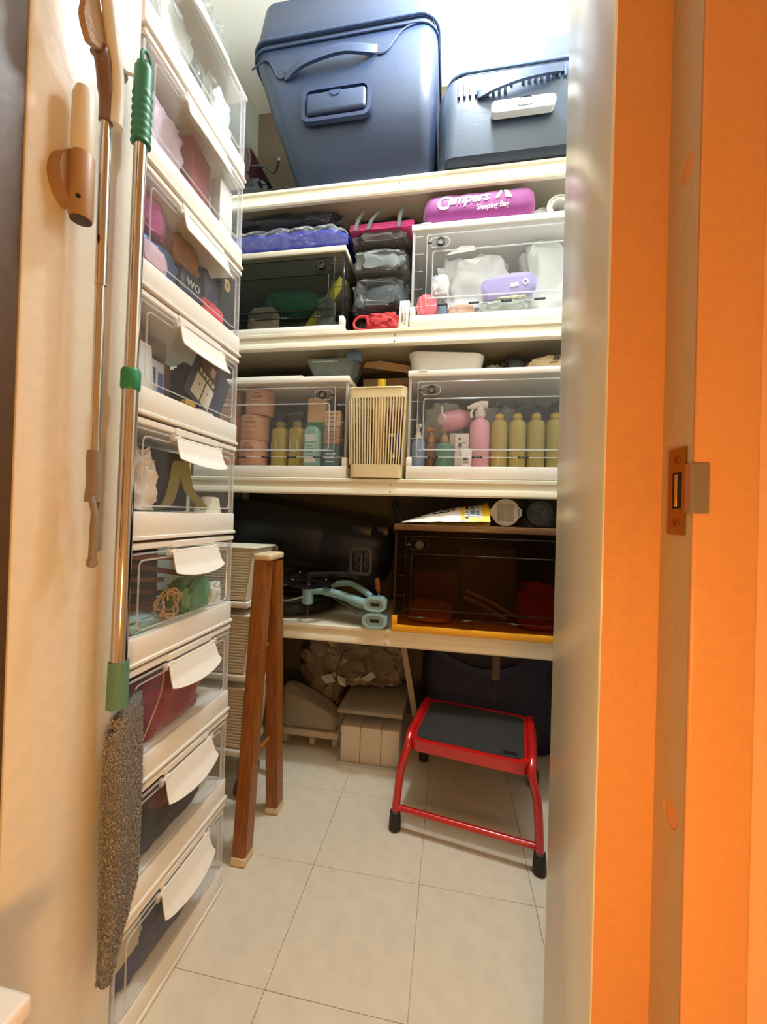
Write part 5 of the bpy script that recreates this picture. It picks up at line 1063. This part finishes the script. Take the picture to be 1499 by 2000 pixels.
def sn(u, v):
    x = -0.145 + 0.285 * u; w = (1 - abs(2 * v - 1) ** 2.2)
    hgt = 0.004 + 0.026 * w * min(1, u * 2.2) ** 0.8 * (1 - 0.5 * max(0, u - 0.7) / 0.3) + 0.064 * u ** 1.4 * v
    return (x, -0.085 + 0.12 * v, 0.010 * u ** 0.7 + hgt + 0.003 * noise.noise(Vector((u * 8, v * 6, 2))))
def snp(u0, u1, v0, v1, e, n=6): return lambda u, v: Vector(sn(u0 + (u1 - u0) * u, v0 + (v1 - v0) * v)) + Vector((0, -e * 0.7, e))
bm = nb(); sheet(bm, 34, 20, sn, 0.0015)
sb_ = obj('bag_front', bm, mat('F0EEE6', 0.35), t_, angle=80)
bm = nb(); sheet(bm, 14, 10, lambda u, v: (-0.06 + 0.20 * u, -0.080 + 0.14 * v, 0.001 + (0.014 + 0.010 * u) * (1 - abs(2 * v - 1) ** 3)), 0.001); obj('bag_back', bm, mat('9A7A18', 0.5), t_, angle=80)
for u0, u1, v0, v1, h in ((0.92, 1.0, 0.0, 1.0, 'F2D024'), (0.76, 0.92, 0.0, 0.10, 'F2D024'), (0.68, 0.735, 0.02, 1.0, 'F0C81E'), (0.735, 0.765, 0.06, 1.0, '20284E'), (0.765, 0.90, 0.12, 1.0, 'D4DCE8'), (0.36, 0.55, 0.30, 0.36, '222850'), (0.38, 0.55, 0.42, 0.50, '222850'), (0.42, 0.55, 0.58, 0.72, '222850'), (0.565, 0.61, 0.34, 1.0, 'A87A50'), (0.62, 0.675, 0.55, 1.0, 'B8A084')):
    bm = nb(); sheet(bm, 4, 6, snp(u0, u1, v0, v1, 0.0012), 0.0004); obj('print_panel', bm, mat(h, 0.4), t_)
for u0, u1, v0, v1, h in ((0.39, 0.43, 0.32, 0.345, 'E8E8F0'), (0.47, 0.53, 0.32, 0.345, 'E8E8F0'), (0.43, 0.47, 0.44, 0.47, 'E8E8F0'), (0.79, 0.83, 0.42, 0.58, '5A6C90'), (0.855, 0.885, 0.5, 0.58, '5A6C90'), (0.785, 0.835, 0.18, 0.32, '6A7C9C'), (0.85, 0.885, 0.18, 0.30, '6A7C9C'), (0.80, 0.84, 0.70, 0.82, '5A6C90')):
    bm = nb(); sheet(bm, 2, 2, snp(u0, u1, v0, v1, 0.0020), 0.0003); obj('print_mark', bm, mat(h, 0.4), t_)
obj('lettering', text_bm('96%', 0.020, 0, lambda x, y, zz: Vector(sn(0.762 - y / 0.285, 0.08 + x / 0.12)) + Vector((0, -0.0016, 0.0022 + zz)), 0.0002, 0.0005), mat('F0ECD8', 0.5), t_)
t_ = thing('cup_lid', 'white round cup with tabs showing its printed base on the brown box', 'cup', (0.178, 1.345, zb4)); t_.rotation_euler = (0, 0, R(-4))
n = 32; cz_ = 0.046; P = []
for j in range(n):
    a = 2 * PI * j / n; r_ = 0.0445; x = r_ * math.cos(a); z = r_ * math.sin(a)
    if abs(z) < 0.016: x = math.copysign(0.0505, x)
    P.append((x, cz_ + z))
bm = nb(); prism(bm, P, -0.0025, 0.0); lathe(bm, [(0.030, -0.07), (0.042, -0.002)], 28, Matrix.Translation((0, 0.0, cz_)) @ Matrix.Rotation(R(90), 4, 'X')); obj('cup_body', bm, mat('C9C4BA', 0.5), t_)
bm = nb(); box(bm, (-0.027, -0.0032, cz_ - 0.030), (0.027, -0.0024, cz_ + 0.030)); lb = obj('printed_panel', bm, mat('A8A49C', 0.6), t_)
for cxx in (-0.014, 0.014):
    for q in range(9):
        bm = nb(); box(bm, (cxx - 0.012, -0.0036, cz_ - 0.027 + q * 0.0062), (cxx + 0.012 - 0.004 * (q % 3 == 2), -0.0031, cz_ - 0.0245 + q * 0.0062)); obj('print_line', bm, mat('7E7A74', 0.6), lb)
bm = nb(); box(bm, (0.040, -0.0034, cz_ - 0.012), (0.043, -0.0024, cz_ + 0.012)); obj('print_code', bm, mat('6A665E', 0.6), t_)
t_ = thing('black_pack', 'round black pack in shiny clear wrap at the right end of the brown box top', 'pack', (0.282, 1.36, zb4))
bm = nb(); lathe(bm, [(0.040, -0.03), (0.044, -0.024), (0.044, 0.02), (0.040, 0.026)], 26, Matrix.Translation((0, 0, 0.0465)) @ Matrix.Rotation(R(90), 4, 'X')); obj('pack_body', bm, mat('121416', 0.3), t_)
bm = nb(); lump(bm, (0, -0.004, 0.0475), (0.048, 0.034, 0.0465), 92, 0.28, 2.6, 0.9); obj('clear_wrap', bm, M_FILM, t_, angle=20)
bm = nb(); tube(bm, [(-0.168, 1.395, zb4 + 0.002), (-0.205, 1.42, zb4 + 0.075)], 0.011, 10); o = tag(obj('black_stick', bm, M_BLACK), 'short black stick leaning at the left end of the brown box top', 'stick')
# inside the brown box
zc = Z4 + 0.026
cloth('orange_cloth', 'orange cloth low at the left inside the brown smoked box', 'cloth', (-0.06, 1.36, zc), (0.075, 0.05, 0.035), mat('D8862C', 0.6), 93, 0.2)
cloth('red_bag', 'red crumpled bag at the right inside the brown smoked box', 'bag', (0.29, 1.37, zc), (0.075, 0.06, 0.075), mat('D83A20', 0.6), 94, 0.25)
solid('rust_carton', 'rust coloured carton at the left inside the brown smoked box', 'carton', (-0.045, 1.47, zc), (0.16, 0.10, 0.16), mat('8A4A24', 0.6))
solid('grey_board', 'grey board standing in the middle of the brown smoked box', 'board', (0.14, 1.50, zc), (0.20, 0.012, 0.24), mat('7A6E68', 0.6))
for k, (a, b) in enumerate([((0.06, 1.37, zc + 0.105), (0.22, 1.36, zc + 0.03)), ((0.05, 1.365, zc + 0.085), (0.19, 1.355, zc + 0.02))]):
    bm = nb(); tube(bm, smooth_path([a, (Vector(a) + Vector(b)) / 2 + Vector((0, 0, 0.006)), b], 4), [0.004] + [0.006] * 7 + [0.003], 8); tag(obj('pale_wand', bm, mat('C8BCA8', 0.5)), ['pale wand slanting in the brown box, upper one of two', 'pale wand slanting in the brown box, lower one of two'][k], 'wand', 'wands in the brown box')

# ------------------------------------------------------------------ floor: cart, wooden stand, grey bag, crates, stool
cart = thing('storage_cart', 'slim white cart of three ribbed drawers half hidden behind the box tower', 'cart', (-0.635, 1.14, 0))
CW = mat('DDD2BE', 0.5)
bz = [(0.135, 0.345), (0.367, 0.572), (0.595, 0.785)]
for z0, z1 in bz:
    w0_, w1_ = 0.0, 0.028
    bm = nb(); P = [(-0.26, z0 + 0.022), (0.012, z0 + 0.022), (0.040, z1 - 0.004), (-0.26, z1 - 0.004)]
    prism(bm, P, 0.006, 0.14); dr_ = obj('drawer', bm, CW, cart)
    bm = nb(); box(bm, (-0.26, -0.002, z1 - 0.006), (0.044, 0.144, z1), 0.002, 1); obj('drawer_rim', bm, CW, dr_)
    bm = nb(); nr = 17
    for k in range(nr):
        z = z0 + 0.030 + k * (z1 - z0 - 0.044) / nr; xr = 0.011 + 0.026 * (z - z0 - 0.022) / (z1 - z0 - 0.026)
        box(bm, (-0.24, 0.0015, z), (xr - 0.004, 0.0065, z + 0.0058), 0.0012, 1)
    o = obj('rib', bm, CW, dr_); o['kind'] = 'stuff'
    bm = nb(); tube(bm, [(xr_, 0.004, z_) for xr_, z_ in ((0.010, z0 + 0.024), (0.036, z1 - 0.008))], 0.003, 8); obj('corner_bead', bm, CW, dr_)
    bm = nb(); box(bm, (-0.27, -0.006, z0), (0.022, 0.146, z0 + 0.018), 0.003, 2); obj('deck', bm, CW, cart)
for x in (0.034,):
    for y in (0.128,):
        bm = nb(); box(bm, (0.046, 0.118, 0.06), (0.056, 0.140, 0.78), 0.002, 1); obj('upright', bm, mat('5A3220', 0.6), cart)
for y in (0.02, 0.12):
    bm = nb(); cyl(bm, (0.0, y, 0.135), (0.0, y, 0.05), 0.008, 10); ft = obj('caster', bm, mat('8A8478', 0.5), cart)
    bm = nb(); lathe(bm, [(0.010, -0.008), (0.024, -0.007), (0.025, 0), (0.024, 0.007), (0.010, 0.008)], 18, Matrix.Translation((0.0, y, 0.0255)) @ Matrix.Rotation(R(90), 4, 'Y')); obj('caster_wheel', bm, mat('3A3836', 0.6), ft)
WOOD = wood('oiled_wood', '7C481A', '9C6026', 0.4, 26, (6, 6, 0.35))
t_ = thing('folding_stand', 'folded brown wooden stand with cream end caps leaning in front of the rack', 'stand', (-0.50, 1.04, 0))
def plank(a, b, w, d, nm, m):
    """square-section leg from a to b, w across x, d across y"""
    bm = nb(); a, b = Vector(a), Vector(b); rings = [[bm.verts.new(p + Vector((dx * w / 2, dy * d / 2, 0))) for dx, dy in ((-1, -1), (1, -1), (1, 1), (-1, 1))] for p in (a, b)]
    for k in range(4): bm.faces.new((rings[0][k], rings[0][(k + 1) % 4], rings[1][(k + 1) % 4], rings[1][k]))
    bm.faces.new(rings[0][::-1]); bm.faces.new(rings[1]); bmesh.ops.bevel(bm, geom=[e for e in bm.edges if abs((e.verts[0].co - e.verts[1].co).z) > 0.1], offset=0.003, segments=2, affect='EDGES')
    return obj(nm, bm, m, t_)
CAP = mat('D8C49E', 0.5)
for (fa, fb, nm) in (((-0.005, -0.092, 0), (-0.004, -0.0225, 0.765), 'front_leg'), ((0.0, 0.088, 0), (0.006, 0.0225, 0.76), 'rear_leg')):
    a, b = Vector(fa), Vector(fb); d = (b - a)
    lg = plank(a + d * 0.024, b, 0.037, 0.044, 'leg', WOOD)
    bm = nb(); c_ = a + d * 0.012; box(bm, (c_.x - 0.0195, c_.y - 0.023, 0.001), (c_.x + 0.0195, c_.y + 0.023, 0.022), 0.002, 1); obj('foot_cap', bm, CAP, t_)
bm = nb(); box(bm, (-0.026, -0.045, 0.765), (0.026, 0.045, 0.783), 0.006, 3); obj('top_cap', bm, CAP, t_)
for z in (0.52, 0.24):
    bm = nb(); yy = -0.092 + 0.0695 * z / 0.765; tube(bm, [(-0.004, yy - 0.018, z), (-0.004, 0.088 - 0.0655 * z / 0.76 + 0.016, z)], 0.006, 10); obj('dowel', bm, WOOD, t_)
    bm = nb(); lathe(bm, [(0.0035, 0), (0.0025, 0.001)], 10, Matrix.Translation((0.0146, yy, z)) @ Matrix.Rotation(PI / 2, 4, 'Y')); obj('screw', bm, mat('5A3A20', 0.4), t_)
# tray on casters with a slumped pale sack and the crumpled grey bag
t_ = thing('dolly_tray', 'low pale tray on casters under the crumpled grey bag', 'tray', (-0.50, 1.58, 0))
bm = nb(); box(bm, (-0.155, -0.155, 0.052), (0.112, 0.15, 0.078), 0.006, 2); obj('tray', bm, mat('B8A894', 0.6), t_)
for x in (-0.11, 0.0, 0.09):
    for y in (-0.11, 0.11):
        bm = nb(); box(bm, (x - 0.012, y - 0.012, 0.036), (x + 0.012, y + 0.012, 0.052), 0.003, 1); ft = obj('caster', bm, mat('C8C0B4', 0.5), t_)
        bm = nb(); lathe(bm, [(0.006, -0.012), (0.019, -0.010), (0.021, 0), (0.019, 0.010), (0.006, 0.012)], 18, Matrix.Translation((x, y, 0.0215)) @ Matrix.Rotation(PI / 2, 4, 'Y')); obj('caster_wheel', bm, mat('B0A89C', 0.5), ft)
t_ = thing('pale_sack', 'pale grey sack with a faint dark print slumped on the low tray', 'sack', (-0.512, 1.475, 0.079))
bm = nb(); lump(bm, (0, 0, 0.081), (0.122, 0.054, 0.080), 95, 0.07, 1.4, 0.5)
for v in bm.verts: v.co.z *= 1.0 - 0.66 * min(1, max(0, (v.co.x + 0.10) / 0.215))
obj('sack_cloth', bm, mat('8E8474', 0.7, bump=0.15), t_, angle=80)
for x, z, w, h in ((0.0, 0.060, 0.03, 0.010), (-0.012, 0.052, 0.010, 0.024), (0.02, 0.036, 0.016, 0.008)):
    pass
t_ = thing('grey_bag', 'large crumpled shiny grey-brown bag heaped under the lowest shelf', 'bag', (-0.385, 1.625, 0.0795))
bm = nb(); lump(bm, (0, 0, 0.186), (0.238, 0.092, 0.186), 96, 0.42, 1.9, 0.75, 5)
for v in bm.verts:                                                 # its right end lies on the crate lid
    k = 1.0 if v.co.x > -0.05 else 0.0; v.co.z = v.co.z * (1 - k) + k * (0.124 + v.co.z * (1 - 0.124 / 0.372))
obj('bag_skin', bm, mat('766A5C', 0.3, bump=0.5, scale=22), t_, angle=22)
for k, P in enumerate([[(-0.115, 0.16), (-0.07, 0.175), (-0.052, 0.145), (-0.088, 0.135)], [(-0.045, 0.172), (-0.012, 0.160), (-0.008, 0.128), (-0.036, 0.14)], [(0.05, 0.165), (0.095, 0.20), (0.112, 0.18), (0.085, 0.16)]]):
    bm = nb(); A = [bm.verts.new((x, -0.094 - 0.004 * (i % 2), z)) for i, (x, z) in enumerate(P)]; B = [bm.verts.new((x, -0.085, z)) for x, z in P]
    bm.faces.new(A); bm.faces.new(B[::-1])
    for i in range(4): bm.faces.new((A[i], A[(i + 1) % 4], B[(i + 1) % 4], B[i]))
    obj('white_packet', bm, mat('B4BCBC', 0.4), t_)
t_ = thing('clear_crate', 'clear lidded crate under the lowest shelf with white cartons inside', 'crate', (-0.262, 1.375, 0))
bm = nb(); 
for a, b in (((-0.112, 0, 0.004), (-0.110, 0.26, 0.185)), ((0.110, 0, 0.004), (0.112, 0.26, 0.185)), ((-0.11, 0, 0.004), (0.11, 0.002, 0.185)), ((-0.11, 0.258, 0.004), (0.11, 0.26, 0.185)), ((-0.112, 0, 0.001), (0.112, 0.26, 0.004))): box(bm, a, b)
obj('crate_body', bm, M_CLEAR, t_)
bm = nb(); box(bm, (-0.118, -0.006, 0.186), (0.118, 0.266, 0.202), 0.005, 2); obj('crate_lid', bm, mat('8A8070', 0.45), t_)
bm = nb(); box(bm, (-0.112, -0.003, 0.0005), (0.112, 0.0, 0.014), 0.001, 1); obj('crate_foot', bm, M_RIDGE, t_)
for k, (x0, x1, lab) in enumerate([(-0.106, -0.036, 'leftmost upright white carton inside the clear crate'), (-0.034, 0.040, 'middle upright white carton inside the clear crate'), (0.042, 0.106, 'right upright white carton inside the clear crate')]):
    solid('white_carton', lab, 'carton', (-0.262 + (x0 + x1) / 2, 1.425, 0.005), (x1 - x0, 0.08, 0.130), mat('D8C8B2', 0.6), (0, 0, 0), 0.002, 'cartons in the clear crate')
# dark blue bag with straps behind the stool and the thin slat
t_ = thing('navy_bag', 'large dark navy bag with blue strap standing behind the red step stool', 'bag', (0.17, 1.66, 0))
bm = nb(); lump(bm, (0.0, 0, 0.215), (0.265, 0.10, 0.213), 101, 0.06, 1.4, 0.4); obj('bag_cloth', bm, mat('191430', 0.65, bump=0.1), t_, angle=80)
bm = nb(); P = smooth_path([(-0.262, -0.085, 0.41), (-0.20, -0.112, 0.37), (-0.10, -0.118, 0.325), (0.0, -0.116, 0.31), (0.10, -0.112, 0.335)], 5); sheet(bm, len(P) - 1, 1, lambda u, v: P[round(u * (len(P) - 1))] + Vector((0, 0, 0.03 * (v - 0.5))), 0.002); obj('strap', bm, mat('1C2450', 0.6), t_)
bm = nb(); box(bm, (0.0, -0.1185, 0.285), (0.03, -0.105, 0.43), 0.002, 1); obj('clear_tag', bm, mat('6A5A50', 0.25), t_)
bm = nb(); tube(bm, [(0.015, -0.112, 0.285), (0.012, -0.112, 0.19)], 0.0015, 6); obj('seam', bm, mat('4A3E50', 0.6), t_)
bm = nb(); box(bm, (-0.011, -0.003, 0), (0.011, 0.003, 0.445), 0.001, 1)
o = tag(obj('thin_slat', bm, mat('A89880', 0.6)), 'thin pale slat leaning behind the red stool', 'slat'); o.location = (-0.085, 1.50, 0.001); o.rotation_euler = (0, R(-11), 0)

# red step stool
t_ = thing('step_stool', 'red tubular step stool with black ribbed tread and black rubber feet', 'stool', (0.075, 1.20, 0)); t_.rotation_euler = (0, 0, R(-9.5))
RED = mat('B81414', 0.25, coat=0.5)
hx = 0.182; FY, BY = -0.105, 0.235; zt = 0.236
for s in (-1, 1):
    x = s * hx; xi = s * (hx - 0.012)
    bm = nb(); pts = [(x * 1.06, FY, 0.045), (x * 1.02, FY + 0.018, 0.16), (xi, FY + 0.030, 0.222), (xi, FY + 0.048, 0.243), (xi, FY + 0.085, 0.250), (xi, BY - 0.085, 0.250), (xi, BY - 0.045, 0.240), (x, BY - 0.022, 0.18), (x * 1.04, BY, 0.045)]
    tube(bm, smooth_path(pts, 5), 0.0115, 14); obj('side_tube', bm, RED, t_)
    for yy, kx in ((FY, 1.06), (BY, 1.04)):
        bm = nb(); lathe(bm, [(0.013, 0.001), (0.0175, 0.004), (0.0165, 0.03), (0.0145, 0.052), (0.0118, 0.054)], 18, Matrix.Translation((x * kx, yy, 0))); obj('rubber_foot', bm, mat('1A1614', 0.6), t_)
bm = nb(); tube(bm, [(-hx * 1.05, FY + 0.003, 0.062), (hx * 1.05, FY + 0.003, 0.062)], 0.0085, 12); obj('cross_bar', bm, RED, t_)
bm = nb(); tube(bm, [(-hx * 1.02, BY - 0.003, 0.075), (hx * 1.02, BY - 0.003, 0.075)], 0.0085, 12); obj('cross_bar', bm, RED, t_)
yo0, yo1 = FY + 0.022, BY - 0.045
bm = nb(); frame(bm, rrect(-0.168, 0.168, yo0, yo1, 0.035, 6), rrect(-0.150, 0.150, yo0 + 0.018, yo1 - 0.018, 0.026, 6), 0.222, 0.252, 'z'); obj('seat_frame', bm, RED, t_)
bm = nb(); prism(bm, rrect(-0.1515, 0.1515, yo0 + 0.0165, yo1 - 0.0165, 0.027, 6), 0.240, 0.2535, 'z'); td = obj('tread', bm, mat('2E2C2A', 0.5, bump=0.2, scale=500), t_)
bm = nb()
for k in range(46):
    x = -0.142 + k * 0.0063; box(bm, (x, yo0 + 0.024, 0.2533), (x + 0.003, yo1 - 0.024, 0.2543))
o = obj('tread_rib', bm, mat('343230', 0.5), td); o['kind'] = 'stuff'
bm = nb(); box(bm, (0.095, yo0 + 0.028, 0.2540), (0.132, yo0 + 0.042, 0.2550)); obj('tread_badge', bm, mat('121110', 0.4), td)
